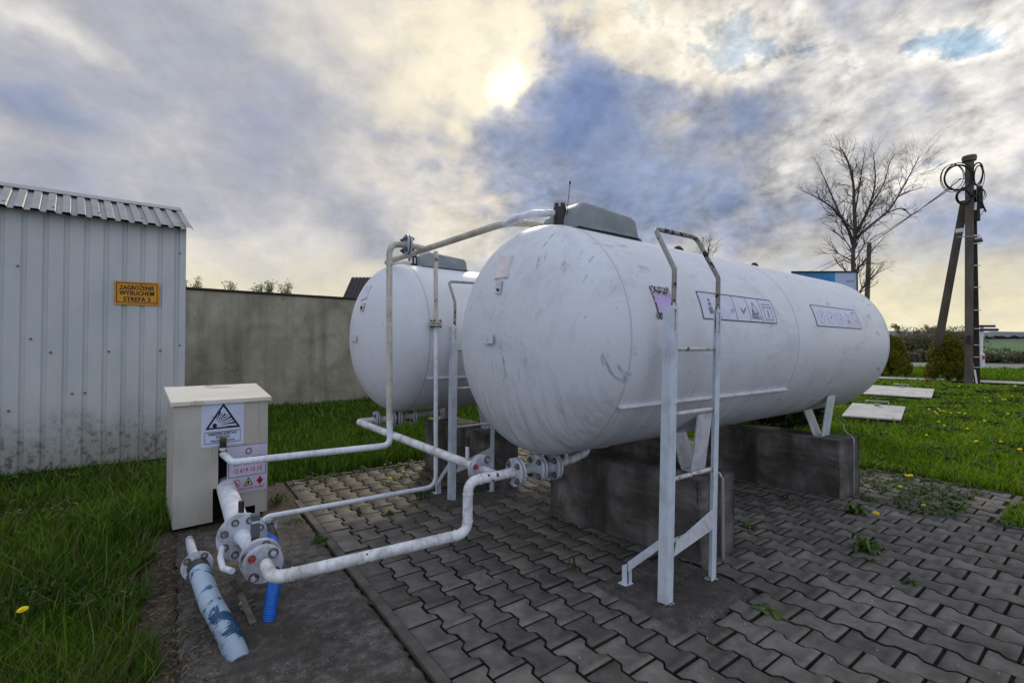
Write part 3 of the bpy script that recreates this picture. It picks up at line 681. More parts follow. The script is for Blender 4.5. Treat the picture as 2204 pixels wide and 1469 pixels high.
# second line: rear-tank outlet down to the big joint flange
pC = thing('liquid_pipe', (1.65, 3.6, 0), 'sloping white pipe from the rear tank down to a flange with one red bolt', 'pipe')
r0 = Vector((1.46, TY2, .70)); r1 = Vector((1.66, TY2, .70)); jf = PZ(1036, 1009, .635)
q = MB(); q.tube(fillet([r1, r0, jf], .05, 8), .031, 20); q.cyl(PZ(1006, 988, .64), PZ(1006, 988, .64) + Vector((0, 0, .10)), .014, 12); q.build('pipe_run', 'pipe_paint', pC)
dj = (jf - r0).normalized()
q = MB(); cc = PZ(1006, 988, .64) + Vector((0, 0, .09)); q.cyl(cc, cc + Vector((0, 0, .07)), .016, 14); q.build('black_cap', 'black_rubber', pC)
flange(pC, jf, dj, .092, .018, 4, .004, 'flange_paint', .014, rot=.45, red=0, both=False)
q = MB(); q.tube([jf, jf + Vector((.03, -.10, -.015)), Vector((1.53, TY1 + .02, .617))], .028, 16); q.build('tee_pipe', 'pipe_paint', pC)
for k, xx in enumerate((1.64, 1.80, 1.87, 2.03)):
    flange(pC, (xx, TY2, .70 + .004 * k), (-1, 0, 0), .088, .016, 4, .008, 'flange_paint' if k == 0 else 'leg_paint', .012, bolts='bolt_dark')
q = MB(); q.tube(fillet([(1.66, TY2, .70), (2.10, TY2, .715), (2.32, TY2, .73), (2.35, TY2, .83)], .06), .028, 16); q.build('outlet_pipe', 'leg_paint', pC)

# vapour line: long pipe across both tanks, riser to the cabinet, drop pipe
pD = thing('vapour_pipe', (1.85, 3.4, 0), 'long bent white pipe crossing above both tanks from hood to hood', 'pipe')
h0 = Vector((1.99, TY1, 2.36)); a0 = Vector((2.25, TY1, 2.325))
t2a = PY(826, 566, TY2 - .1); t2b = PY(905, 571, TY2)
q = MB(); q.tube(fillet([PY(1200, 494, 2.80), PY(1150, 482, 2.74), PY(1092, 478, 2.62), t2a, t2b + Vector((0, 0, .02))], .12, 7), .026, 18); q.build('pipe_run', 'pipe_old', pD)
q = MB(); q.tube(fillet([PY(1088, 482, 2.62), PY(1112, 469, 2.45), PY(1145, 460, TY1), PY(1190, 459, TY1), PY(1222, 463, TY1), PY(1238, 472, TY1)], .06), .0235, 14); q.build('branch_pipe', 'pipe_clean', pD)
flange(pD, PY(1236, 472, TY1), (-1, 0, 0), .055, .014, 4, .01, 'flange_paint', .008)
flange(pD, PY(905, 571, TY2), (-1, 0, 0), .06, .014, 4, .01, 'flange_paint', .008, bolts='bolt_dark')
# riser to the cabinet
pE = thing('vapour_pipe', (1.47, 3.8, 0), 'tall weathered white riser pipe bending down to the cabinet slot', 'pipe')
rx, ry = 1.475, 3.80
top = PY(838, 525, ry); bot = PY(838, 958, ry - .02); bot.x = rx
E0 = PY(486, 966, 4.32); E1 = PY(482, 985, 4.30); E2 = PY(500, 994, 4.22)
tb = PZ(908, 540, 2.30)
q = MB(); q.tube(fillet([PY(887, 528, ry - .05), top, PY(838, 905, ry)], .085, 8), .026, 18)
q.build('riser_top', 'pipe_old', pE)
q = MB(); q.tube(fillet([PY(838, 904, ry), bot, E2, PY(480, 976, 4.36)], .07, 8), .0262, 18); q.build('pipe_run', 'pipe_clean', pE)
flange(pE, PY(877, 527, ry - .05), (-1, .1, 0), .088, .016, 4, .01, 'flange_paint', .014, bolts='bolt_dark')
q = MB(); q.tube([PY(879, 528, ry - .05), PY(898, 531, ry - .06), PY(925, 537, ry - .1)], .024, 14); q.build('tee_pipe', 'pipe_old', pE)
q = MB(); c_ = PY(480, 968, 4.34); q.cyl(c_, c_ + Vector((0, 0, .02)), .026, 14); q.build('fitting', 'lamp_white', pE)
q = MB(); q.cyl(c_ + Vector((0, 0, .02)), c_ + Vector((0, 0, .07)), .024, 8); q.build('black_cap', 'black_rubber', pE)
q = MB(); q.cyl(c_ + Vector((0, 0, .07)), c_ + Vector((0, 0, .095)), .026, 12); q.build('brass_fitting', 'brass', pE)
# drop pipe
pF = thing('drain_pipe', (1.85, 3.72, 0), 'thin white pipe dropping from the overhead pipe and curving low across the paving', 'pipe')
dx, dy = 1.83, 3.70
dt = PY(938, 541, 3.80); dm = PY(938, 697, 3.78); db = PY(938, 1046, 3.74)
q = MB(); q.tube([dt, dm], .020, 16); q.build('upper_pipe', 'pipe_old', pF)
dl = PY(566, 1113, 3.72)
q = MB(); q.tube(fillet([dm, db, dl, dl + Vector((-.03, -.10, -.07))], .10, 9), .019, 16); q.build('pipe_run', 'pipe_clean', pF)
flange(pF, dm, (0, 0, 1), .058, .014, 4, .008, 'pipe_old', .011, bolts='bolt_dark')
sf = PY(577, 1134, 3.42)
flange(pF, sf, (.25, -1, .1), .055, .010, 4, .004, 'flange_paint', .009, both=False)

# conduit hoses
def hose(name, pts, r, pitch, m, label, n0=None):
    pts = fillet(pts, .15, 10); L = [0]
    for i in range(1, len(pts)): L.append(L[-1] + (pts[i] - pts[i - 1]).length)
    n = int(L[-1] / pitch * 4); P_ = []; R_ = []
    for k in range(n + 1):
        s = L[-1] * k / n; i = max(j for j in range(len(L)) if L[j] <= s + 1e-9); i = min(i, len(L) - 2)
        t = (s - L[i]) / max(1e-9, L[i + 1] - L[i]); P_.append(pts[i].lerp(pts[i + 1], t)); R_.append(r * (1 if k % 4 in (0, 1) else .83))
    root = thing(name, (pts[-1].x, pts[-1].y, 0), label, 'hose')
    q = MB(); q.tube(P_, r, 22, radii=R_); q.build('corrugated_tube', m, root); return root
hg0 = PY(429, 1228, 3.12); hgm = PY(462, 1320, 2.74); hg1 = PZ(514, 1425, -.02)
hr = hose('conduit_hose', [hg0, PY(455, 1300, 2.80), PY(490, 1360, 2.60), hg1], .050, .0125, 'hose_grey', 'pale grey-blue corrugated hose with peeling dark blue paint, beside the grass')
q = MB(); dh = (PY(455, 1300, 2.80) - hg0).normalized(); q.cyl(hg0 - dh * .045, hg0 + dh * .01, .052, 22); q.build('rubber_collar', 'black_rubber', hr)
flange(hr, hg0 - dh * .055, (-.1, -1, .35), .078, .010, 4, .003, 'flange_paint', .011, bolts='bolt_dark', both=False, rot=.6)
q = MB(); q.tube([hg0 - dh * .06, PY(412, 1180, 3.4), PY(408, 1160, 3.9)], .024, 16); q.build('pipe_stub', 'flange_paint', hr)
hb = hose('conduit_hose', [PY(580, 1152, 3.32), PY(588, 1168, 3.2), PY(597, 1220, 2.95), PY(584, 1290, 2.74), PZ(577, 1350, -.03)], .033, .010, 'hose_blue', 'bright blue corrugated hose going into the ground behind the flanges')
q = MB(); q.tube(fillet([sf + Vector((0, .0, 0)), PY(586, 1152, 3.3), PY(588, 1170, 3.2)], .05), .032, 18, radii=None); q.build('rubber_collar', 'black_rubber', hb)
# strap bolted to the slab
q = MB(); s0, s1 = PZ(500, 1248, .16), PZ(545, 1342, .016); dirs = (s1 - s0).normalized(); sd = dirs.cross(Vector((0, 0, 1))).normalized(); mid = PZ(532, 1306, .02)
for p_, p2 in ((s0, PZ(515, 1275, .06)), (PZ(515, 1275, .06), s1)):
    d_ = (p2 - p_).normalized(); q.prism([p_ - sd * .016, p_ + sd * .016, p2 + sd * .016, p2 - sd * .016], (0, 0, .006))
root = thing('steel_strap', (s1.x, s1.y, 0), 'rusty flat steel strap bolted down under the front flanges', 'strap'); q.build('strap_bar', 'old_strap', root)
for t_ in (-.012, .018): 
    q = MB(); p_ = mid + dirs * t_; q.box(p_ + Vector((0, 0, .012)), (.075, .014, .008), Matrix.Rotation(.5, 3, 'Z')); q.build('clamp', 'old_strap', root)
    hexbolt(p_ + sd * .03 + Vector((0, 0, .014)), (0, 0, 1), .009, .012, root, 'bolt')

# ------------------------------------------------------------------ tanks
def tank(root, x0, yc, zc, seams, mt='tank'):
    L = TA1 - TA0; q = MB(); prof = []
    for k in range(0, 19):
        t = math.pi / 2 * (1 - k / 18); prof.append((x0 - HD * math.sin(t), TR * math.cos(t)))
    xs = sorted(set([x0 + L * k / 26 for k in range(1, 27)]))
    for x in xs: prof.append((x, TR))
    for k in range(1, 19):
        t = math.pi / 2 * k / 18; prof.append((x0 + L + HD * math.sin(t), TR * math.cos(t)))
    SG = 96; rows = [[(x, yc + r * math.cos(2 * math.pi * k / SG), zc + r * math.sin(2 * math.pi * k / SG)) for k in range(SG + 1)] for x, r in prof]
    q.grid(rows); bm = None
    sh = q.build('shell', mt, root)
    bm = bmesh.new(); bm.from_mesh(sh.data); bmesh.ops.remove_doubles(bm, verts=bm.verts, dist=1e-5); bmesh.ops.recalc_face_normals(bm, faces=bm.faces); bm.to_mesh(sh.data); bm.free()
    for s in seams:
        q = MB(); rows = [[(s + dx_, yc + (TR + dr) * math.cos(2 * math.pi * k / SG), zc + (TR + dr) * math.sin(2 * math.pi * k / SG)) for k in range(SG + 1)] for dx_, dr in ((-.008, -.001), (-.004, .0022), (.004, .0022), (.008, -.001))]
        q.grid(rows); q.build('weld_seam', 'seam', root)
    # side rail along the belly on both flanks
    for sgn in (-1, 1):
        a = math.radians(-149.5 if sgn < 0 else -30.5); q = MB(); c, s_ = math.cos(a), math.sin(a)
        q.prism([(x0 + .0, yc + (TR + d) * c, zc + (TR + d) * s_ + h) for d, h in ((-.004, -.006), (.022, -.002), (.022, .006), (-.004, .006))], (2.03, 0, 0)); q.build('drip_rail', 'leg_paint', root)
def P_T(x, deg, off, yc, zc): a = math.radians(deg); return Vector((x, yc + (TR + off) * math.cos(a), zc + (TR + off) * math.sin(a)))
def leg(root, x0, yc, zc, zb, sgn, w=.175):
    """open V bracket of bent plate between the shell and the block"""
    T = .010; near = yc + sgn * .50; 
    yt1 = yc + sgn * .555; yb1 = yc + sgn * .495; yb2 = yc + sgn * .425; yt2 = yc + sgn * .34
    zt1 = zc - math.sqrt(TR ** 2 - .555 ** 2) + .004; zt2 = zc - math.sqrt(TR ** 2 - .34 ** 2) + .004
    q = MB()
    def plate(a, b):
        d = (Vector((0, *b)) - Vector((0, *a))).normalized(); n = Vector((0, -d.z, d.y)) * T / 2
        A, B = Vector((x0, *a)), Vector((x0, *b)); q.prism([A - n, A + n, B + n, B - n], (w, 0, 0))
    plate((yb1, zb + .006), (yt1, zt1)); plate((yb2, zb + .006), (yt2, zt2)); plate((yb1, zb + .006), (yb2, zb + .006))
    # pad welded on the shell
    rows = [[P_T(x, dg, .006, yc, zc) for x in (x0 - .02, x0 + w + .02)] for dg in [(-90 + sgn * a if sgn > 0 else -90 - a) for a in ([25 + 2.2 * k for k in range(12)])]]
    q.grid(rows); q.build('leg', 'leg_paint', root)
def hood(root, p, x0, x1, yc, z0, h, hw):
    rows = []
    prof = [(-hw - .03, 0), (-hw, .0), (-hw, .04), (-hw + .010, h * .78), (-hw + .035, h * .93), (-hw * .45, h * .98), (0, h), (hw * .45, h * .98), (hw - .035, h * .93), (hw - .010, h * .78), (hw, .04), (hw, 0), (hw + .03, 0)]
    L = x1 - x0
    for t, kz, ky in ((0., .0, 1.0), (.012, .45, .98), (.05, .72, .95), (.16, 1.03, .95), (.22, 1.05, .96), (.4, 1.01, .98), (.7, .95, .99), (.93, .90, 1.), (.97, .82, .99), (.985, .66, .99), (1., .0, 1.)):
        rows.append([(x0 + L * t, yc + y_ * ky, z0 + (z_ * kz if z_ > .05 else z_ * min(1, kz * 2))) for y_, z_ in prof])
    q = MB(); q.grid(rows); q.build('valve_hood', 'hood_grey', root)
    q = MB(); q.box(((x0 + x1) / 2 + .01, yc, z0 - .012), (L + .03, hw * 2 + .02, .022), None, .003); q.build('hood_gasket', 'black_rubber', root)
def plate_on_head(root, pts_px, m, name, yc, zc, x0, off=.004, border=None):
    def hit(px, py, o_):
        r = ray(px, py); D = CAM - Vector((x0, yc, zc)); a_, b_ = HD + o_, TR + o_
        A = r.x ** 2 / a_ ** 2 + (r.y ** 2 + r.z ** 2) / b_ ** 2; B = 2 * (D.x * r.x / a_ ** 2 + (D.y * r.y + D.z * r.z) / b_ ** 2); C = D.x ** 2 / a_ ** 2 + (D.y ** 2 + D.z ** 2) / b_ ** 2 - 1
        disc = B * B - 4 * A * C
        return CAM + r * ((-B - math.sqrt(max(disc, 0))) / (2 * A))
    P_ = [hit(x, y_, off) for x, y_ in pts_px]; nrm = (P_[1] - P_[0]).cross(P_[2] - P_[1]).normalized()
    if nrm.dot(CAM - P_[0]) < 0: nrm = -nrm
    q = MB(); q.prism([p - nrm * .004 for p in P_], nrm * .008)
    if border: 
        c = sum(P_, Vector()) / 4; q2 = MB(); q2.prism([c + (p - c) * 1.09 - nrm * .005 for p in P_], nrm * .006); q2.build('plate_frame', border, root)
    return q.build(name, m, root), P_, nrm
def decal_strip(root, x0, x1, dg0, dg1, yc, zc, faded):
    """curved sticker strip with five pictogram cells; dg0 upper edge angle, dg1 lower edge angle"""
    def at(u, v, o_): return P_T(x0 + (x1 - x0) * u, dg0 + (dg1 - dg0) * v, o_, yc, zc)
    q = MB(); q.grid([[at(u / 16, v / 6, .0025) for u in range(17)] for v in range(7)]); st = q.build('warning_strip', 'decal', root)
    ln = MB(); th = .004 if not faded else .003
    H = math.radians(abs(dg1 - dg0)) * TR; Wd = x1 - x0
    def seg(u0, v0, u1, v1, w=th, mb_=None):
        mb_ = mb_ or ln; n = max(1, int(max(abs(u1 - u0) * 10, abs(v1 - v0) * 6))); du, dv = (u1 - u0) * Wd, (v1 - v0) * H; l = math.hypot(du, dv) or 1; nx, ny = -dv / l * w / 2 / Wd, du / l * w / 2 / H
        mb_.grid([[at(u0 + (u1 - u0) * k / n + s * nx, v0 + (v1 - v0) * k / n + s * ny, .0045) for k in range(n + 1)] for s in (-1, 1)], False)
    b = .0
    for a in ((0, 0, 1, 0), (1, 0, 1, 1), (1, 1, 0, 1), (0, 1, 0, 0)): seg(*a, w=.0055)
    if not faded:
        for u in (.215, .42, .61, .79): seg(u, 0, u, 1, .0035)
    ln.build('strip_border', 'ink', st)
    ic = MB()
    w_ = .005 if not faded else .004
    if not faded:
        for v0, v1, ww in ((.25, .34, .02), (.40, .50, .03), (.56, .80, .045)): seg(.105, v0, .115, v1, ww, ic)
        for a in ((.355, .70, .385, .55), (.385, .55, .40, .58), (.37, .72, .40, .60)): seg(*a, w=.004, mb_=ic)
        for a in ((.50, .48, .525, .70), (.525, .70, .57, .45), (.51, .55, .53, .62), (.54, .60, .575, .50)): seg(*a, w=.008, mb_=ic)
        for a in ((.695, .18, .635, .86), (.635, .86, .77, .86), (.77, .86, .695, .18)): seg(*a, w=.006, mb_=ic)
        for a in ((.835, .22, .955, .22), (.835, .35, .955, .35), (.835, .22, .835, .88), (.835, .88, .955, .88), (.955, .22, .955, .88)): seg(*a, w=.005, mb_=ic)
        for s_, u, v, sz in (('Ex', .692, .69, .075), ('1', .895, .66, .075)):
            vs, fs = text_mesh(s_, sz, .003); ic.add([at(u + p.x / Wd, v - p.y / H, .0046) for p in vs], fs)
        ic.build('pictograms', 'ink_faded', st)
    else:
        for uc in (.14, .34, .54):
            for k in range(14):
                a, b_ = 2 * math.pi * k / 14, 2 * math.pi * (k + 1) / 14; seg(uc + .07 * math.cos(a), .55 + .30 * math.sin(a), uc + .07 * math.cos(b_), .55 + .30 * math.sin(b_), .010, ic)
        for a in ((.73, .2, .66, .85), (.66, .85, .80, .85), (.80, .85, .73, .2), (.86, .25, .97, .25), (.86, .25, .86, .85), (.86, .85, .97, .85), (.97, .25, .97, .85)): seg(*a, w=.009, mb_=ic)
        ic.build('pictograms', 'decal_white', st)
        ic = MB()
        for a in ((.13, .42, .15, .62), (.33, .6, .36, .5), (.53, .55, .55, .65)): seg(*a, w=.008, mb_=ic)
        for s_, u, v, sz in (('Ex', .73, .70, .045), ('1', .915, .62, .05)):
            vs, fs = text_mesh(s_, sz, .001); ic.add([at(u + p.x / Wd, v - p.y / H, .0050) for p in vs], fs)
        seg(.86, .18, .97, .18, .006, ic)
        ic.build('pictograms', 'ink_faded', st)
T1 = thing('gas_tank', (TA0, TY1, 0), 'large white horizontal gas tank in front, scuffed end, above the near ladder', 'gas tank', 'white gas storage tanks')
tank(T1, TA0, TY1, TZ1, [TA0, 4.03, TA1])
for xl, zb in ((2.93, .545), (5.13, .545)):
    for sg in (-1, 1): leg(T1, xl, TY1, TZ1, zb, sg)
hood(T1, None, 2.13, 2.755, TY1, 2.212, .195, .20)
decal_strip(T1, 2.70, 3.68, 156.2, 170.2, TY1, TZ1, False)
decal_strip(T1, 4.405, 5.42, 155.3, 169.9, TY1, TZ1, True)
q = MB(); rows = [[P_T(2.235 + .165 * u / 6 + .02 * v / 5, 157.5 + 13.4 * v / 5, .0025, TY1, TZ1) for u in range(7)] for v in range(6)]; q.grid(rows); pl = q.build('lilac_plate', 'plate_lilac', T1)
q = MB()
for v0, v1 in ((156.2, 160.2), (169.4, 171.8)):
    rows = [[P_T(2.225 + .180 * u / 14, v0 + (v1 - v0) * (v / 3) + random.uniform(-.5, .5), .004, TY1, TZ1) for u in range(15)] for v in range(4)]; q.grid(rows)
q.grid([[P_T(2.222 + .012 * s + .02 * v / 8, 157 + 14.4 * v / 8, .004, TY1, TZ1) for s in (0, 1)] for v in range(9)]); q.build('peeled_edge', 'peel', pl)
plate_on_head(T1, [(1077, 553), (1104, 550), (1092, 595), (1066, 599)], 'plate_cream', 'name_plate', TY1, TZ1, TA0, .006, 'leg_paint')
plate_on_head(T1, [(1069, 606), (1081, 603), (1075, 632), (1065, 630)], 'leg_paint', 'plate_bracket', TY1, TZ1, TA0, .012)
o_, P_, nn = plate_on_head(T1, [(1069, 621), (1073, 621), (1073, 626), (1069, 626)], 'ink', 'bracket_hole', TY1, TZ1, TA0, .022)
o_, P_, nn = plate_on_head(T1, [(1040, 718), (1060, 718), (1060, 739), (1040, 740)], 'leg_paint', 'lifting_lug', TY1, TZ1, TA0, .02)
c = sum(P_, Vector()) / 4; q = MB(); q.cyl(c + nn * .004, c + nn * .006, .014, 14); q.build('lug_hole', 'sign_white', T1)
def top_lug(root, x, yc, zt):
    q = MB(); pts = [(x + .065 * math.cos(math.pi * k / 12), yc, zt - .005 + .065 * math.sin(math.pi * k / 12)) for k in range(13)]; q.tube(pts, .020, 10); q.build('lifting_eye', 'cable', root)
top_lug(T1, 3.54, TY1, TZ1 + TR); top_lug(T1, 4.86, TY1, TZ1 + TR)
vx = 2.142
q = MB(); q.cyl((vx, TY1 - .02, 2.21), (vx, TY1 - .02, 2.405), .045, 20); q.build('relief_valve', 'black_rubber', T1)
q = MB(); q.cyl((vx, TY1 - .02, 2.375), (vx, TY1 - .02, 2.425), .048, 6, smooth=False, bev=.006); q.build('valve_cap', 'galv', T1)
q = MB(); q.cyl((2.235, TY1 - .09, 2.21), (2.235, TY1 - .09, 2.27), .042, 16); q.cyl((2.235, TY1 - .09, 2.27), (2.235, TY1 - .09, 2.325), .022, 8, smooth=False); q.build('filler_valve', 'bolt', T1)
q = MB(); q.tube([PY(1221, 480, TY1 - .09), PY(1222, 440, TY1 - .09), PY(1227, 394, TY1 - .09)], .0025, 6); q.cyl(PY(1227, 396, TY1 - .09), PY(1227, 390, TY1 - .09), .006, 8); q.build('antenna', 'cable', T1)
T2 = thing('gas_tank', (TB0, TY2, 0), 'second white horizontal gas tank behind, smooth clean end, near the rendered wall', 'gas tank', 'white gas storage tanks')
tank(T2, TB0, TY2, TZ2, [TB0, TB0 + 2.03, TB0 + TA1 - TA0], 'tank_clean')
for xl, zb in ((2.62, .575), (4.86, .575)):
    for sg in (-1, 1): leg(T2, xl, TY2, TZ2, zb, sg)
hood(T2, None, 2.05, 2.59, TY2, 2.268, .165, .19)
plate_on_head(T2, [(787, 618), (799, 614), (789, 641), (777, 645)], 'decal', 'name_plate', TY2, TZ2, TB0, .006, 'leg_paint')
plate_on_head(T2, [(778, 652), (785, 650), (781, 668), (776, 669)], 'leg_paint', 'plate_bracket', TY2, TZ2, TB0, .012)
plate_on_head(T2, [(776, 659), (779, 659), (779, 665), (776, 665)], 'ink', 'bracket_hole', TY2, TZ2, TB0, .02)
o_, P_, nn = plate_on_head(T2, [(753, 721), (765, 721), (766, 734), (753, 733)], 'leg_paint', 'lifting_lug', TY2, TZ2, TB0, .02)
q = MB(); q.cyl((2.02, TY2 - .02, 2.26), (2.02, TY2 - .02, 2.40), .045, 18); q.build('relief_valve', 'cable', T2)
q = MB(); q.cyl((2.02, TY2 - .02, 2.31), (2.02, TY2 - .02, 2.37), .050, 6, smooth=False); q.build('valve_cap', 'bolt', T2)

# earthing straps and wires
q = MB(); q.prism([(2.955, 1.700, 0), (2.985, 1.700, 0), (2.985, 1.697, .55), (2.955, 1.697, .55)], (0, -.006, 0)); q.tube(fillet([(2.97, 1.695, .53), (2.97, 1.72, .575), (2.97, 1.80, .58)], .02), .008, 8)
tag(q.build('earthing_strap', 'galv'), 'grey flat strap running down the end of the near concrete block', 'strap')
q = MB(); q.tube(fillet([PY(1535, 970, 1.86), PY(1543, 985, 1.8), PY(1540, 1000, 1.83), PY(1548, 1012, 1.78)], .02), .010, 8); q.box(PY(1533, 967, 1.86), (.03, .03, .06))
tag(q.build('earthing_cable', 'cable'), 'black cable clamped to the tank leg behind the near ladder', 'cable')
q = MB(); q.tube(fillet([PY(1805, 903, 1.88), PY(1815, 914, 1.80), PY(1818, 928, 1.74), PY(1836, 940, 1.70), PY(1838, 950, 1.675), PY(1838, 1062, 1.685)], .03), .0055, 8)
tag(q.build('earthing_cable', 'galv'), 'thin pale cable dropping over the end of the far concrete block', 'cable')

# ------------------------------------------------------------------ ladders
def ladder(x0, x1, yb, yt, zt, hoop, footY, label):
    root = thing('ladder', ((x0 + x1) / 2, yb, 0), label, 'ladder', 'white steel ladders at the tanks')
    ln = (yt - yb) / zt; Y = lambda z: yb + ln * z
    for s, x in ((-1, x0), (1, x1)):
        q = MB(); w = .058 if s < 0 else .045; t = .005
        for (a, b) in (((x, 0), (x + w, t)), ((x if s < 0 else x + w - t, t), (x + t if s < 0 else x + w, w))):
            q.add([(xx, Y(z) + yy, z) for z in (-.0, zt) for xx, yy in ((a[0], a[1]), (b[0], a[1]), (b[0], b[1]), (a[0], b[1]))], [(3, 2, 1, 0), (4, 5, 6, 7), (0, 1, 5, 4), (1, 2, 6, 5), (2, 3, 7, 6), (3, 0, 4, 7)])
        q.prism([(x + .005, Y(zt) - .002, zt - .02), (x + w - .005, Y(zt) - .002, zt - .02), (x + w - .012, Y(zt), zt + .018), (x + .012, Y(zt), zt + .018)], (0, .004, 0))
        q.build('stile', 'ladder_paint', root)
        q = MB(); q.box((x + w / 2, Y(0) + .02, .020), (.07, .06, .006)); q.build('foot_plate', 'peel', root)
    for z in (.34, .685, 1.045, 1.405):
        q = MB(); q.cyl((x0 + .05, Y(z) + .026, z), (x1 + .02, Y(z) + .026, z), .0125, 12); q.build('rung', 'rung_paint', root)
    q = MB(); xa, xb = x0 + .030, x1 + .026
    q.tube(fillet([(xa, Y(1.5) + .012, 1.5), (xa, Y(1.85) + .012, 1.84), (xa, yt + .13, hoop), (xb, yt + .15, hoop + .015), (xb, Y(1.82) + .012, 1.83), (xb, Y(1.5) + .012, 1.5)], .05, 6), .0135, 12); q.build('handrail', 'hoop_paint', root)
    # back braces
    q = MB()
    for x, zz in ((x0 + .009, .395), (x1 + .04, .50)):
        if x < x0 + .1: q.prism([(x, Y(zz) + .012, zz), (x, Y(zz) + .012, zz - .045), (x, footY, .095), (x, footY, .145)], (.006, 0, 0)); q.prism([(x, footY - .0, .145), (x, footY + .045, .115), (x, footY + .045, 0), (x, footY, 0)], (.006, 0, 0)); q.prism([(x, footY, .0), (x + .035, footY, .0), (x + .035, footY, .145), (x, footY, .145)], (0, .005, 0)); q.prism([(x, Y(zz) + .012, zz), (x + .035, Y(zz) + .012, zz), (x + .035, footY, .145), (x, footY, .145)], (0, .003, .005))
    q.box((x0 + .01, footY + .02, .020), (.07, .06, .006)); q.build('brace', 'ladder_paint', root)
    q = MB(); q.prism([(x1 + .01, Y(.45), .455), (x0 + .08, Y(.33), .345), (x0 + .06, Y(.27), .27), (x1 + .01, Y(.33), .335)], (0, .004, .0)); q.build('gusset', 'leg_paint', root)
ladder(2.160, 2.600, 1.560, 1.508, 1.64, 2.085, 1.83, 'white steel ladder leaning by the side of the front tank, closest to the viewer')
ladder(2.055, 2.49, 3.80, 3.76, 1.62, 2.05, 4.07, 'white steel ladder between the two tanks, partly hidden by the front tank')

# ------------------------------------------------------------------ dispenser cabinet
th = math.radians(5); CU = Vector((math.cos(th), math.sin(th), 0)); CV = Vector((-math.sin(th), math.cos(th), 0)); CA = Vector((-.005, 4.40, 0)); CW, CD = .655, .52
def CP(a, b, z): return CA + CU * a + CV * b + Vector((0, 0, z))
cab = thing('gas_cabinet', CP(CW / 2, CD / 2, 0), 'beige metal dispenser cabinet with a pale lid and warning stickers', 'cabinet')
def fpx(x, y_):  # point on the cabinet front in (a, z)
    r = ray(x, y_); n = -CV; t = (CA - CAM).dot(n) / r.dot(n); p = CAM + r * t; return (p - CA).dot(CU), p.z
zt0, zt1, zb0 = .975, 1.060, .035
a1, zs0 = fpx(470, 962); a2, _ = fpx(489, 962); a0_, zh = fpx(458, 1052); a3, zz_ = fpx(498, 1052); a4, zr = fpx(549, 1086); 
q = MB(); T = .004
def rect(a, b, z0, z1, mb_=None): (mb_ or q).prism([CP(a, 0, z0), CP(b, 0, z0), CP(b, 0, z1), CP(a, 0, z1)], CV * T)
zslot = zs0
# front sheet with the slot and the pipe opening cut out
rect(0, a0_, zb0, zt0); rect(a0_, a1, zh, zt0); rect(a1, a2, zslot, zt0); rect(a2, CW, zr if False else zh, zt0); rect(a4, CW, zb0, zh); rect(a3, a4, zr, zh)
q.prism([CP(0, T, zb0), CP(0, CD, zb0), CP(0, CD, zt1), CP(0, T, zt0)], CU * T); q.prism([CP(CW - T, T, zb0), CP(CW - T, CD, zb0), CP(CW - T, CD, zt1), CP(CW - T, T, zt0)], CU * T)
q.prism([CP(T, CD - T, zb0), CP(CW - T, CD - T, zb0), CP(CW - T, CD - T, zt1), CP(T, CD - T, zt1)], CV * T)
q.build('body', 'cabinet', cab)
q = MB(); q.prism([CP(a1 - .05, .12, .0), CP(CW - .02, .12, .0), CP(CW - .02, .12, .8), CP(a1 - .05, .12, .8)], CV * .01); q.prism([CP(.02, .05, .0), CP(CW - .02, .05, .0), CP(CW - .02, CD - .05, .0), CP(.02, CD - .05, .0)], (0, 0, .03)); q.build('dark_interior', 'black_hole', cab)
q = MB(); o_ = .022; q.prism([CP(-o_, -o_, zt0), CP(CW + o_, -o_, zt0), CP(CW + o_, CD + o_, zt1), CP(-o_, CD + o_, zt1)], (0, 0, .03)); 
q.build('lid', 'lid', cab)
def psign(root, pts, m, name, n, th_=.003):
    q = MB(); q.prism(pts, n * th_); return q.build(name, m, root)
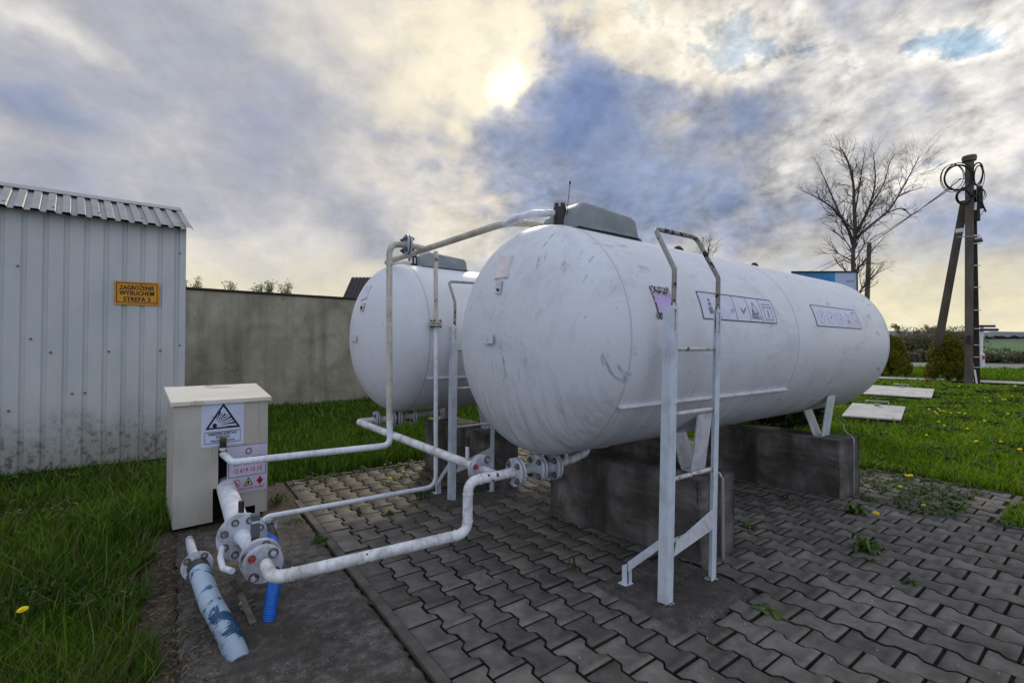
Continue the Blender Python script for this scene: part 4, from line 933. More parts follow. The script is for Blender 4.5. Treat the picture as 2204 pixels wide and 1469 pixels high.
# white explosion warning sign
def sign1():
    nrm = -CV
    aL, zT = fpx(433, 866); aR, _ = fpx(525, 861); _, zB = fpx(433, 964)
    w, h = aR - aL, zT - zB; O = CP((aL + aR) / 2, 0, (zT + zB) / 2); U, Vv = CU, Vector((0, 0, 1))
    root = thing('warning_sign', CP((aL + aR) / 2, -.002, zB), 'white explosion hazard sign on the upper part of the cabinet', 'sign')
    def pt(u, v, o_): return O + U * (u * w) + Vv * (v * h) + nrm * o_
    q = MB(); q.prism([pt(-.5, -.5, .001), pt(.5, -.5, .001), pt(.5, .5, .001), pt(-.5, .5, .001)], nrm * .003); q.build('plate', 'sign_white', root)
    q = MB()
    tri = [(0.01, .46), (.42, -.11), (-.41, -.11)]
    c = Vector((0, .08, 0))
    inn = [(x + (0 - x) * .20 if True else x, y_ + (.07 - y_) * .20) for x, y_ in tri]
    for i in range(3):
        j = (i + 1) % 3; q.poly([pt(*tri[i], .0046), pt(*tri[j], .0046), pt(*inn[j], .0046), pt(*inn[i], .0046)])
    bx, by = -.19, -.03
    n_ = 14; q.poly([pt(bx + .055 * math.cos(2 * math.pi * k / n_), by + .05 * math.sin(2 * math.pi * k / n_), .0046) for k in range(n_)])
    r_ = random.Random(3)
    for k in range(9):      # rays of the blast
        a = math.radians(-6 + k * 10.5); l = .50 - .028 * k; w2 = .012 + .010 * (k % 2)
        if k >= 7: l = .34
        p0 = (bx + .09 * math.cos(a), by + .09 * math.sin(a)); p1 = (bx + l * math.cos(a), by + l * .95 * math.sin(a)); nx, ny = -math.sin(a), math.cos(a)
        q.poly([pt(*p0, .0046), pt(p1[0] + nx * w2, p1[1] + ny * w2, .0046), pt(p1[0] - nx * w2, p1[1] - ny * w2, .0046)])
    for k in range(16):
        a = r_.uniform(.1, 2.2); l = r_.uniform(.12, .30); x, y_ = bx + l * math.cos(a) * .9, by + l * math.sin(a); s_ = r_.uniform(.008, .016)
        if x < -.19 and y_ > .18: continue
        q.poly([pt(x + s_ * math.cos(t_), y_ + s_ * math.sin(t_) * .8, .0048) for t_ in (0.2, 1.7, 3.0, 4.6)])
    q.build('hazard_triangle', 'ink', root)
    q = MB(); b0 = [(-.42, -.17), (.42, -.17), (.42, -.43), (-.42, -.43)]
    for i in range(4):
        j = (i + 1) % 4; s0_ = [(x - math.copysign(.010, x), y_ + (.012 if y_ < -.3 else -.012)) for x, y_ in b0]; q.poly([pt(*b0[i], .0046), pt(*b0[j], .0046), pt(*s0_[j], .0046), pt(*s0_[i], .0046)])
    put_text(q, 'NIEBEZPIECZEŃSTWO', .028, pt(0, -.225, .0), U, Vv, nrm, .0010, w * .66, .0046); put_text(q, 'WYBUCHU', .028, pt(0, -.300, 0), U, Vv, nrm, .001, w * .33, .0046)
    put_text(q, 'Materiały wybuchowe', .020, pt(0, -.375, 0), U, Vv, nrm, .0007, w * .56, .0046); q.build('lettering', 'ink', root)
sign1()
def sign2():
    nrm = -CV
    aL, zT = fpx(489, 961); aR, _ = fpx(577, 951); _, zB = fpx(497, 1064)
    aR = min(aR, CW - .003)
    w, h = aR - aL, zT - zB; O = CP((aL + aR) / 2, 0, (zT + zB) / 2); U, Vv = CU, Vector((0, 0, 1))
    root = thing('information_sign', CP((aL + aR) / 2, -.002, zB), 'white sign with red phone numbers and hazard symbols on the lower right of the cabinet', 'sign')
    def pt(u, v, o_): return O + U * (u * w) + Vv * (v * h) + nrm * o_
    q = MB(); q.prism([pt(-.5, -.5, .001), pt(.5, -.5, .001), pt(.5, .5, .001), pt(-.5, .5, .001)], nrm * .003); q.build('plate', 'sign_lilac', root)
    q = MB(); b0 = [(-.47, .24), (.47, .24), (.47, -.16), (-.47, -.16)]
    for i in range(4):
        j = (i + 1) % 4; s0_ = [(x - math.copysign(.016, x), y_ + (.012 if y_ < 0 else -.012)) for x, y_ in b0]; q.poly([pt(*b0[i], .0046), pt(*b0[j], .0046), pt(*s0_[j], .0046), pt(*s0_[i], .0046)])
    q.poly([pt(-.5, .5, .0046), pt(.5, .5, .0046), pt(.5, .49, .0046), pt(-.5, .49, .0046)]); q.build('border', 'ink', root)
    q = MB(); n_ = 20
    for k in range(n_):
        a, b = 2 * math.pi * k / n_, 2 * math.pi * (k + 1) / n_; q.poly([pt(.02 + rr * math.cos(t_), .36 + rr * .8 * math.sin(t_), .0046) for rr, t_ in ((.085, a), (.085, b), (.052, b), (.052, a))])
    q.build('ring_emblem', 'grey_plastic', root)
    q = MB(); put_text(q, '607 500 977', .05, pt(0, .115, 0), U, Vv, nrm, .0012, w * .68, .0046); put_text(q, '12 619 13 13', .045, pt(0, -.035, 0), U, Vv, nrm, .0012, w * .70, .0046)
    put_text(q, 'ZAWARTOŚĆ: GAZ PŁYNNY', .026, pt(0, -.425, 0), U, Vv, nrm, .0006, w * .86, .0046)
    for k in range(n_):
        a, b = 2 * math.pi * k / n_, 2 * math.pi * (k + 1) / n_; q.poly([pt(-.27 + rr * math.cos(t_), -.29 + rr * .88 * math.sin(t_), .0046) for rr, t_ in ((.095, a), (.095, b), (.078, b), (.078, a))])
    q.poly([pt(-.335, -.235, .0048), pt(-.32, -.225, .0048), pt(-.205, -.345, .0048), pt(-.22, -.355, .0048)])
    q.poly([pt(.31, -.195, .0046), pt(.40, -.29, .0046), pt(.31, -.385, .0046), pt(.22, -.29, .0046)]); q.build('red_lettering', 'sign_red', root)
    q = MB(); q.poly([pt(.02, -.18, .0046), pt(.14, -.365, .0046), pt(-.10, -.365, .0046)]); q.build('fire_triangle', 'ink', root)
    q = MB(); q.poly([pt(.02, -.215, .0052), pt(.105, -.35, .0052), pt(-.065, -.35, .0052)]); q.build('fire_triangle_fill', 'sign_yellow', root)
    q = MB(); q.poly([pt(.02, -.25, .0058), pt(.05, -.30, .0058), pt(.035, -.335, .0058), pt(0, -.335, .0058), pt(-.015, -.30, .0058)]); q.poly([pt(-.30, -.25, .005), pt(-.285, -.245, .005), pt(-.255, -.33, .005), pt(-.27, -.335, .005)]); q.poly([pt(.30, -.25, .005), pt(.34, -.30, .005), pt(.31, -.34, .005), pt(.28, -.30, .005)]); q.build('symbols', 'ink', root)
sign2()

# ------------------------------------------------------------------ metal shed, its sign
SY = 7.28
shed = thing('metal_shed', (-2.4, 8.6, 0), 'pale blue-grey corrugated metal shed at the left with a ribbed roof', 'shed')
def rib_profile(x0, x1, pitch, depth, flat=.60, phase=0.):
    pts = []; x = x0 - (phase % pitch)
    while x < x1 + pitch:
        for t, d in ((0, 0), (flat, 0), (flat + .09, depth), (.97 - .0, depth), (1.0, 0)):
            pts.append((x + t * pitch, d))
        x += pitch
    return [(min(max(a, x0), x1), b) for a, b in pts if x0 - pitch < a < x1 + pitch]
pr = []
for a, b in rib_profile(-5.2, .035, .171, .018, .70, .07):
    if not pr or a > pr[-1][0] + 1e-5: pr.append((a, b))
q = MB(); q.grid([[(x, SY + d, z) for x, d in pr] for z in (.06, .5, 1.2, 2.0, 2.965)], False); q.build('front_wall', 'shed', shed)
q = MB(); q.prism([(.035, SY - .008, .05), (.100, SY - .008, .05), (.100, SY - .008, 2.96), (.035, SY - .008, 2.96)], (0, .03, 0)); q.prism([(.088, SY + .022, .05), (.1, SY + .022, .05), (.1, SY + .08, .05), (.088, SY + .08, .05)], (0, 0, 2.92)); q.build('corner_trim', 'shed', shed)
q = MB(); q.prism([(.06, SY + .03, .06), (.06, SY + 2.6, .06), (.06, SY + 2.6, 3.1), (.06, SY + .8, 3.36), (.06, SY + .03, 2.96)], (.02, 0, 0)); q.prism([(-5.2, SY + .03, .06), (-5.2, SY + 2.6, .06), (-5.2, SY + 2.6, 3.1), (-5.2, SY + .8, 3.36), (-5.2, SY + .03, 2.96)], (.02, 0, 0))
q.prism([(-5.2, SY + 2.6, .06), (.08, SY + 2.6, .06), (.08, SY + 2.6, 3.1), (-5.2, SY + 2.6, 3.1)], (0, .02, 0)); q.build('side_wall', 'shed', shed)
q = MB(); q.box((-2.56, SY + 1.3, .02), (5.3, 2.56, .10)); q.build('plinth', 'plinth', shed)
pr = []
for a, b in rib_profile(-5.3, .165, .126, .026, .52, .02):
    if not pr or a > pr[-1][0] + 1e-5: pr.append((a, b))
q = MB(); e0_, e1_ = Vector((0, SY - .16, 2.925)), Vector((-.12, SY + .72, 3.36))
sn = Vector((0, -.45, .89)).normalized()
q.grid([[Vector((x, 0, 0)) + e0_.lerp(e1_, t) + sn * (.028 - d) for x, d in pr] for t in (0, .33, .66, 1)], False); q.grid([[Vector((x, 0, 0)) + e0_.lerp(e1_, t) + sn * (.0265 - d) for x, d in pr] for t in (1, 0)], False)
q.prism([(-5.3, SY + .74, 3.36), (.05, SY + .74, 3.36), (.05, SY + 2.9, 3.05), (-5.3, SY + 2.9, 3.05)], (0, 0, .01))
rf = q.build('roof', 'galv', shed)
q = MB(); q.prism([(-5.35, SY + .60, 3.338), (.055, SY + .60, 3.338), (.045, SY + .80, 3.42), (-5.35, SY + .80, 3.42)], (0, .01, .012)); q.prism([(-5.35, SY + .80, 3.42), (.045, SY + .80, 3.42), (.045, SY + .98, 3.38), (-5.35, SY + .98, 3.38)], (0, 0, .01)); q.build('ridge_cap', 'galv', rf)
for k in range(14):
    x = .06 - k * .39; p = Vector((x, 0, 0)) + e0_.lerp(e1_, .16) + sn * .028
    if k < 6: hexbolt(p, sn, .008, .008, rf, 'bolt_dark', False)
for px_, py_ in ((387, 545), (387, 743), (345, 754), (234, 756), (109, 758), (18, 884), (66, 729), (155, 847), (183, 845), (38, 572)):
    p = PY(px_, py_, SY - .008); hexbolt(p, (0, -1, 0), .0075, .008, shed, 'bolt_dark', False)
def sign3():
    O0 = [PY(246, 603, SY - .02), PY(343, 608, SY - .02), PY(342, 658, SY - .02), PY(246, 655, SY - .02)]
    x0, x1 = O0[0].x, O0[1].x; z0, z1 = O0[2].z, O0[0].z; w, h = x1 - x0, z1 - z0; c = Vector(((x0 + x1) / 2, SY - .012, (z0 + z1) / 2)); nrm = Vector((0, -1, 0)); U = Vector((1, 0, .012)); V_ = Vector((-.012, 0, 1))
    root = thing('warning_sign', (c.x, c.y, z0), 'yellow sign reading ZAGROŻENIE WYBUCHEM STREFA 2 on the shed wall', 'sign')
    def pt(u, v, o_): return c + U * (u * w) + V_ * (v * h) + nrm * o_
    q = MB(); q.prism([pt(-.5, -.5, .0), pt(.5, -.5, .0), pt(.5, .5, .0), pt(-.5, .5, .0)], nrm * .005); q.build('plate', 'yellow', root)
    q = MB(); b0 = [(-.46, .44), (.46, .44), (.46, -.42), (-.46, -.42)]
    for i in range(4):
        j = (i + 1) % 4; s_ = [(x - math.copysign(.018, x), y_ - math.copysign(.03, y_)) for x, y_ in b0]; q.poly([pt(*b0[i], .0065), pt(*b0[j], .0065), pt(*s_[j], .0065), pt(*s_[i], .0065)])
    q.build('border', 'ink', root); q = MB()
    for k, dx_ in enumerate((-.0016, .0016)):      # heavy strokes
        for t_, yy, ww in (('ZAGROŻENIE', .225, .77), ('WYBUCHEM', -.005, .77), ('STREFA 2', -.27, .60)): put_text(q, t_, .074, pt(0, yy, 0) + U * dx_, U, V_, nrm, .0012, w * ww, .0065 + .0003 * k)
    q.build('lettering', 'ink', root)
sign3()
# ------------------------------------------------------------------ rendered wall and the house behind it
wall = thing('garden_wall', (4, 13.1, 0), 'long grey-beige rendered wall with a dark coping behind the grass', 'wall')
q = MB(); q.box((4.0, 13.12, 1.40), (14.2, .24, 2.80)); q.build('wall_face', 'wall', wall)
q = MB(); x = -3.1
while x < 11:
    L = 1.0 + random.uniform(-.03, .03); q.box((x + L / 2, 13.11, 2.835 + random.uniform(-.004, .004)), (L - .006, .32, .05), None, .01); x += L
q.build('coping', 'plinth', wall)
hs = thing('house', PD(860, 750, 42), 'house with a dark tiled gable roof showing over the rendered wall', 'house')
def local(px, py, d): return PD(px, py, d)
b0, b1 = local(738, 640, 42), local(960, 640, 42); r0_, r1_ = local(757, 597, 46), local(960, 597, 46)
q = MB(); q.prism([Vector((b0.x, b0.y, 0)), Vector((b1.x, b1.y, 0)), Vector((b1.x, b1.y, b0.z)), Vector((b0.x, b0.y, b0.z))], (RT.cross(Vector((0, 0, 1)))) * -.3); 
back = Vector((FW.x, FW.y, 0)) * 8
q.prism([Vector((b0.x, b0.y, 0)) + RT * .6, Vector((b1.x, b1.y, 0)) + RT * .1, Vector((b1.x, b1.y, 0)) + back, Vector((b0.x, b0.y, 0)) + RT * .6 + back], (0, 0, b0.z)); q.build('house_wall', 'render_wall', hs)
q = MB(); n_ = 16
for k in range(n_):   # courses of tiles
    a, b = k / n_, (k + 1) / n_; A0, A1 = b0.lerp(r0_, a), b1.lerp(r1_, a); B0, B1 = b0.lerp(r0_, b), b1.lerp(r1_, b); up_ = Vector((0, 0, .05))
    q.poly([A0 + up_, A1 + up_, B1, B0]); q.poly([A0, A1, A1 + up_, A0 + up_])
    m_ = 26
    for j in range(m_): 
        s0_ = A0.lerp(A1, (j + .1) / m_); s1_ = B0.lerp(B1, (j + .1) / m_); w_ = (A1 - A0) / m_ * .55; q.prism([s0_ + up_, s0_ + w_ + up_, s1_ + w_, s1_], (0, 0, .05))
q.poly([r0_, r1_, r1_ + back * .55 - Vector((0, 0, 2)), r0_ + back * .55 - Vector((0, 0, 2))]); q.poly([b0, r0_, r0_ + back * .55 - Vector((0, 0, 2))])
q.build('roof', 'roof_tile', hs)

# ------------------------------------------------------------------ utility pole
PB = Vector((26.3, 4.32, 0)); dP = (PB - CAM).dot(FW)
pole = thing('utility_pole', PB, 'tall concrete A-frame power pole with coiled black cables at the top', 'pole')
def at(px, py, dd=0.): return PD(px, py, dP + dd)
q = MB(); q.tube([at(2085, 832), at(2078, 420)], .15, 4, radii=[.20, .16]) if False else None
def beam(q, p, r, w0, w1, depth=.3):
    p, r = Vector(p), Vector(r); f = (p - CAM); f.z = 0; f.normalize(); s = Vector((f.y, -f.x, 0))
    q.add([p - s * w0 / 2 - f * depth / 2, p + s * w0 / 2 - f * depth / 2, p + s * w0 / 2 + f * depth / 2, p - s * w0 / 2 + f * depth / 2, r - s * w1 / 2 - f * depth * .4, r + s * w1 / 2 - f * depth * .4, r + s * w1 / 2 + f * depth * .4, r - s * w1 / 2 + f * depth * .4], [(3, 2, 1, 0), (4, 5, 6, 7), (0, 1, 5, 4), (1, 2, 6, 5), (2, 3, 7, 6), (3, 0, 4, 7)])
beam(q, at(2085, 830), at(2087, 345), .25, .27); q.build('main_post', 'pole_concrete', pole)
q = MB(); beam(q, at(2103, 828), at(2096, 410), .19, .15, .16); q.build('side_conduit', 'dark_brown', pole)  # dark strip for the pole's shaded side, modelled as a strapped conduit bundle
q = MB(); beam(q, at(2006, 812, 1.9), at(2076, 432, .2), .31, .26, .22); q.build('strut', 'pole_concrete', pole)
q = MB(); q.cyl(at(2086, 347), at(2086, 336), .22, 20); q.cyl(at(2086, 342), at(2086, 339.5), .235, 20); q.build('pole_cap', 'pole_concrete', pole)
for y_ in (466, 506, 524, 571, 618, 667, 707, 742, 768, 790):
    q = MB(); c = at(2103, y_, -.16); q.box(c, (.28, .03, .035), Matrix.Rotation(-math.atan2(.587, .809), 3, 'Z')); q.build('strap_band', 'metal_band', pole)
def loop(cx, cy, rx_, ry_, rot, r, turns=1, dd=-.25, wob=0, name='cable_coil'):
    q = MB(); rr = random.Random(cx); n = 40 * turns; pts = []
    for k in range(n + 1):
        t = 2 * math.pi * k / 40; kx = 1 + wob * math.sin(t * .37 + turns); x = rx_ * math.cos(t) * kx; y_ = ry_ * math.sin(t) * kx; a = math.radians(rot)
        pts.append(at(cx + x * math.cos(a) - y_ * math.sin(a), cy + x * math.sin(a) + y_ * math.cos(a), dd + .12 * math.sin(t) + .02 * k / 40))
    q.tube(pts, r, 6, False); q.build(name, 'cable', pole)
loop(2062, 382, 30, 26, -25, .038, 1); loop(2064, 380, 32, 29, -25, .022, 1); loop(2050, 382, 26, 30, 10, .014, 2, wob=.1); loop(2070, 400, 22, 16, 0, .010, 1)
loop(2103, 374, 12, 24, 10, .028); loop(2106, 378, 9, 22, 5, .022); loop(2108, 380, 11, 24, 0, .012)
loop(2074, 424, 15, 15, 0, .045); loop(2107, 418, 14, 14, 0, .012, 2, wob=.15)
for pts in ([(2070, 440), (2095, 425), (2112, 412)], [(2095, 395), (2085, 402), (2070, 405)], [(2108, 412), (2108, 440), (2103, 472)], [(2105, 420), (2115, 440), (2122, 456)], [(2110, 418), (2120, 450), (2104, 472)]):
    q = MB(); q.tube(fillet([at(a, b, -.3) for a, b in pts], .3), .03 if pts[0][0] != 2110 else .01, 6); q.build('cable_tail', 'cable', pole)
q = MB(); q.box(at(2109, 425, -.2), (.16, .16, .9)); q.box(at(2104, 462, -.2), (.14, .14, .5)); q.build('junction_box', 'cable', pole)
q = MB(); q.cyl(at(2100, 436, -.35), at(2099, 452, -.35), .04, 8); q.build('insulator', 'lamp_white', pole)
q = MB(); q.box(at(2066, 497, -.4), (.26, .22, .16), None, .02); q.build('floodlight', 'lamp_white', pole)
q = MB(); q.cyl(at(2060, 510, -.2), at(2106, 508, -.2), .02, 8); q.box(at(2107, 516, -.4), (.30, .2, .08), Matrix.Rotation(.3, 3, 'Y')); q.build('lamp_bracket', 'galv', pole)
q = MB(); q.box(at(2086, 730, -.20), (.25, .08, .32)); q.build('dark_plate', 'plinth', pole)
q = MB(); beam(q, at(2098, 795, -.4), at(2103, 828, -.5), .055, .055, .05); q.v = [v for v in q.v]
tag(q.build('white_stake', 'white_post'), 'short white stake leaning at the foot of the power pole', 'stake')
# thin pole and the wires
TP = Vector(PZ(1862, 790)); TP = PD(1862, 792, 36); TP.z = 0
q = MB(); b_ = Vector((PD(1860, 760, 36).x, PD(1860, 760, 36).y, 0)); q.tube([b_, PD(1871, 522, 36)], .15, 10, radii=[.22, .14]); tag(q.build('utility_pole', 'pole_concrete'), 'slim pale concrete pole beside the billboard and the bare tree', 'pole')
def wire(p, r, sag, rad, label):
    q = MB(); pts = [p.lerp(r, t / 24) - Vector((0, 0, sag * 4 * (t / 24) * (1 - t / 24))) for t in range(25)]; q.tube(pts, rad, 5, False); tag(q.build('power_line', 'cable'), label, 'wire', 'wires from the power pole')
wire(at(2068, 385, -.2), PD(1745, 592, 42), .4, .024, 'lower wire sloping from the power pole down past the bare tree')
wire(at(2048, 405, -.2), PD(1730, 588, 42), .35, .016, 'upper thin wire sloping from the power pole behind the bare tree')

# ------------------------------------------------------------------ billboard, hatches, road furniture
bb = thing('billboard', PD(1770, 745, 31), 'blue and white billboard showing above the far end of the front tank', 'billboard')
c0, c1 = PD(1704, 588, 31.5), PD(1841, 587, 31.5); d0_ = Vector((c1.x - c0.x, c1.y - c0.y, 0)); Lb = d0_.length; Ub = d0_.normalized(); nb = Ub.cross(Vector((0, 0, 1))); nb = nb if nb.dot(CAM - c1) > 0 else -nb
top_z = c1.z; base = Vector((c1.x, c1.y, 0))
def bp(a, z, o_=0): return base - Ub * a + Vector((0, 0, z)) + nb * o_
sp = 1.45
q = MB(); q.prism([bp(0, top_z - 3, .0), bp(sp, top_z - 3, .0), bp(sp, top_z, 0), bp(0, top_z, 0)], nb * .1); q.build('white_panel', 'bill_white', bb)
q = MB(); q.prism([bp(sp, top_z - 3), bp(Lb, top_z - 3), bp(Lb, top_z), bp(sp, top_z)], nb * .1); q.build('blue_panel', 'bill_blue', bb)
q = MB(); q.prism([bp(-.05, top_z), bp(Lb + .05, top_z), bp(Lb + .05, top_z + .10), bp(-.05, top_z + .10)], nb * .16)
q.prism([bp(-.05, top_z - 3), bp(0, top_z - 3), bp(0, top_z), bp(-.05, top_z)], nb * .16); q.build('frame', 'dark_brown', bb)
q = MB(); put_text(q, 'DIAGNOZ', .20, bp(.42, top_z - .58, 0), Ub, Vector((0, 0, 1)), nb, .004, .56, .105); q.build('lettering', 'ink_faded', bb)
for a in (.5, Lb - .5):
    q = MB(); q.cyl(bp(a, 0, -.2), bp(a, top_z, -.2), .10, 10); q.build('post', 'galv', bb)
def hatch(p0, p1, p2, p3, label):
    root = thing('tank_hatch', ((p0 + p1 + p2 + p3) / 4) * 1, label, 'hatch', 'white hatch covers in the lawn'); root.location.z = 0
    z = .22; q = MB()
    quad = [Vector((p.x, p.y, 0)) for p in (p0, p1, p2, p3)]      # near-left, near-right, far-right, far-left
    top = [Vector((q_.x, q_.y, zz)) for q_, zz in zip(quad, (.10, .10, .26, .26))]
    q.prism(top, (0, 0, .025)); q.build('cover', 'dirty_white', root)
    bk = (top[3] - top[0]); bk.z = 0; bk = bk.normalized() * .14; q = MB(); q.prism([top[3], top[2], top[2] + bk + Vector((0, 0, -.12)), top[3] + bk + Vector((0, 0, -.12))], (0, 0, .02)); q.build('back_cover', 'dirty_white', root)
    c = sum(quad, Vector()) / 4; low = [c + (p - c) * .93 for p in quad]
    q = MB(); q.add(low + [Vector((p.x, p.y, t_.z - .001)) for p, t_ in zip(low, top)], [(0, 1, 5, 4), (1, 2, 6, 5), (2, 3, 7, 6), (3, 0, 4, 7)]); q.build('frame', 'plinth', root)
    e = (top[3] + top[2]) / 2; f_ = (top[3] - top[2]).normalized(); q = MB(); e = e + (top[0] - top[3]).normalized() * .1
    q.tube([e + f_ * .18, e + f_ * .18 + Vector((0, 0, .12)), e - f_ * .18 + Vector((0, 0, .12)), e - f_ * .18], .010, 6); q.box(e + Vector((0, 0, .04)), (.08, .08, .06)); q.build('handle', 'metal_band', root)
hA = [PZ(1812, 896, .10), PZ(1939, 905, .10), PZ(1949, 877, .26), PZ(1835, 869, .26)]
hatch(*hA, 'nearer white tilted hatch cover in the lawn beside the front tank')
hB = [PZ(1858, 848, .10), PZ(2005, 857, .10), PZ(2011, 840, .24), PZ(1878, 831, .24)]
hatch(*hB, 'farther white hatch cover in the lawn, closer to the bushes')
sgn = thing('direction_sign', PZ(2110, 792), 'white post carrying two dark blue direction boards beside the road', 'sign')
dS = (PZ(2110, 792) - CAM).dot(FW)
q = MB(); q.tube([PD(2110, 792, dS), PD(2113, 699, dS)], .11, 8); q.build('post', 'white_post', sgn)
for (xa, xb, ya, yb) in ((2098, 2143, 699, 704), (2098, 2148, 706.5, 712.5)):
    q = MB(); q.prism([PD(xa, yb, dS - .2), PD(xb, yb, dS - .2), PD(xb + (3 if xb > 2145 else 0), (ya + yb) / 2, dS - .2), PD(xb, ya, dS - .2), PD(xa, ya, dS - .2)], FW * .1); q.build('board', 'sign_blue', sgn)
dl_ = thing('delineator_post', PZ(2117, 794), 'short white roadside post with a red mark', 'post'); dD = (PZ(2117, 794) - CAM).dot(FW)
q = MB(); q.prism([PD(2114, 794, dD), PD(2120, 794, dD), PD(2120, 761, dD), PD(2117, 759, dD), PD(2114, 761, dD)], FW * .15); q.build('post_body', 'white_post', dl_)
q = MB(); q.prism([PD(2115, 773, dD - .02), PD(2119.5, 773, dD - .02), PD(2119.5, 765, dD - .02), PD(2115, 765, dD - .02)], FW * .02); q.build('red_mark', 'sign_red', dl_)

# ------------------------------------------------------------------ grass
def hide_mask(x, y):
    """True where grass may grow"""
    nz = .05 * np.sin(y * 3.1) + .04 * np.sin(y * 9.7 + 1) + .03 * np.sin(y * 23.)
    m = np.ones_like(x, bool)
    m &= ~((x > -.13 + nz) & (x < X0) & (y < 4.45) & (y > -2))                                  # slab
    m &= ~((x > .1) & (x < X0) & (y >= 4.45) & (y < 5.45 + nz * 2))
    nz2 = .04 * np.sin(x * 3.7) + .03 * np.sin(x * 11.) + .05 * np.sin(y * 5.)
    m &= ~((x >= X0 - .1) & (x < 6.60 + nz2) & (y > .74 + nz2) & (y < 5.46 + nz2 * 1.6))
    m &= ~((x >= X0 - .1) & (x < 5.36 + nz2) & (y <= .76 + nz2))
    m &= ~((y > 7.24) & (x < .12) & (y < 11))
    m &= ~((y > 12.96) & (x < 11.2) & (y < 13.3))
    ca = (x - CA.x) * CU.x + (y - CA.y) * CU.y; cb = (x - CA.x) * CV.x + (y - CA.y) * CV.y
    m &= ~((ca > -.01) & (ca < CW) & (cb > -.02) & (cb < CD))
    for H in (hA, hB):
        xs = [p.x for p in H]; ys = [p.y for p in H]
        P4 = np.array([(p.x, p.y) for p in H]); ins = np.ones_like(x, bool)
        for i in range(4):
            a, b = P4[i], P4[(i + 1) % 4]; ins &= ((b[0] - a[0]) * (y - a[1]) - (b[1] - a[1]) * (x - a[0])) > 0
        m &= ~ins
    m &= ~((x > 27.1) & (x < 29.2)); m &= ~(x > 46.8)
    return m
def grass(name, n, dmin, dmax, hmin, hmax, w0, mat, region, lean=(0, 0), label='', cat='grass', spread=.55, power=2., fov=56, seed=1):
    R = np.random.default_rng(seed); cap = n * 3
    ang = np.radians(R.uniform(-fov, fov, cap)); u = R.uniform(0, 1, cap)
    d = dmin * (dmax / dmin) ** u if power == 2 else np.sqrt(dmin ** 2 + u * (dmax ** 2 - dmin ** 2))
    f = np.array([FW.x, FW.y]); f /= np.hypot(*f); r = np.array([f[1], -f[0]])
    x = d * (np.cos(ang) * f[0] + np.sin(ang) * r[0]); y = d * (np.cos(ang) * f[1] + np.sin(ang) * r[1])
    k = hide_mask(x, y) & region(x, y); x, y, d = x[k][:n], y[k][:n], d[k][:n]; n = len(x)
    patch = .5 + .5 * np.sin(x * 2.3 + np.sin(y * 1.7) * 2) * np.sin(y * 2.9 + np.sin(x * 1.3) * 2)
    h = R.uniform(hmin, hmax, n) * (.6 + .7 * patch) * (1 + .25 * R.standard_normal(n)).clip(.3, 2); tall = R.random(n) < .03; h[tall] *= 1.7
    w = w0 * np.maximum(1, d / 3.0) * R.uniform(.6, 1.4, n)
    th_ = R.uniform(0, 2 * np.pi, n); lx = np.cos(th_) * h * spread * R.uniform(.2, 1.2, n) + lean[0] * h; ly = np.sin(th_) * h * spread * R.uniform(.2, 1.2, n) + lean[1] * h
    fa = R.uniform(0, 2 * np.pi, n); wx, wy = np.cos(fa) * w / 2, np.sin(fa) * w / 2
    z0 = np.full(n, -.028)
    P0 = np.stack([x - wx, y - wy, z0], 1); P1 = np.stack([x + wx, y + wy, z0], 1)
    a, b = .35, .75
    def mid(t, ww): 
        return [np.stack([x + lx * t ** 2 + s * wx * ww, y + ly * t ** 2 + s * wy * ww, h * t * (1 - .18 * t)], 1) for s in (-1, 1)]
    m0, m1 = mid(.5, .85); P4 = np.stack([x + lx, y + ly, h * .82], 1)
    V = np.stack([P0, P1, m1, m0, P4], 1).reshape(-1, 3)
    base = np.arange(n) * 5; fl = np.stack([base, base + 1, base + 2, base + 3, base + 3, base + 2, base + 4], 1).ravel(); cnt = np.tile([4, 3], n)
    t = R.random(n); tone = np.repeat(t, 5).reshape(n, 5)
    o = npmesh(name, V, fl, cnt, mat, tone.ravel())
    o['kind'] = 'stuff'; o['label'] = label; o['category'] = cat
    return o
left = lambda x, y: (x < .2) & (y < 7.3) & (x > -6)
grass('grass', 90000, 1.7, 8.5, .07, .19, .0055, 'grass', left, (.10, -.05), 'long dark green grass in front of the metal shed', seed=2)
grass('grass', 2600, 1.7, 5.5, .12, .24, .0035, 'dry', lambda x, y: (x < .05) & (x > -.32) & (y < 4.4), (.35, -.05), 'dry pale grass blades leaning over the edge of the slab', seed=9, spread=.8)
grass('grass', 60000, 4.5, 15, .06, .15, .006, 'grass', lambda x, y: (y > 4.5) & (y < 13) & (x < 8) & ((x > .1) | (y < 7.2)), (0, 0), 'green grass between the paving and the rendered wall', seed=3)
right = lambda x, y: ((x > 5.3) & (y < 9)) & ((x > 6.4) | (y < .9))
grass('grass', 190000, 3.6, 26, .045, .10, .0065, 'grass_bright', lambda x, y: right(x, y) & (x < 26.5), (0, 0), 'bright green lawn around the white hatch covers', seed=4)
grass('grass', 30000, 26, 52, .10, .22, .006, 'grass_bright', lambda x, y: (x > 29.6) & (x < 47) & (y < 25), (0, 0), 'grass verge between the path and the road', seed=5)
grass('grass', 26000, 8, 40, .08, .16, .006, 'grass_bright', lambda x, y: (x > 8) & (y > 5) & (x < 27), (0, 0), 'grass behind the tanks', seed=6)
grass('grass', 9000, 1.5, 9, .006, .03, .004, 'weed', lambda x, y: (y > -2), (0, 0), 'x', seed=12) if False else None

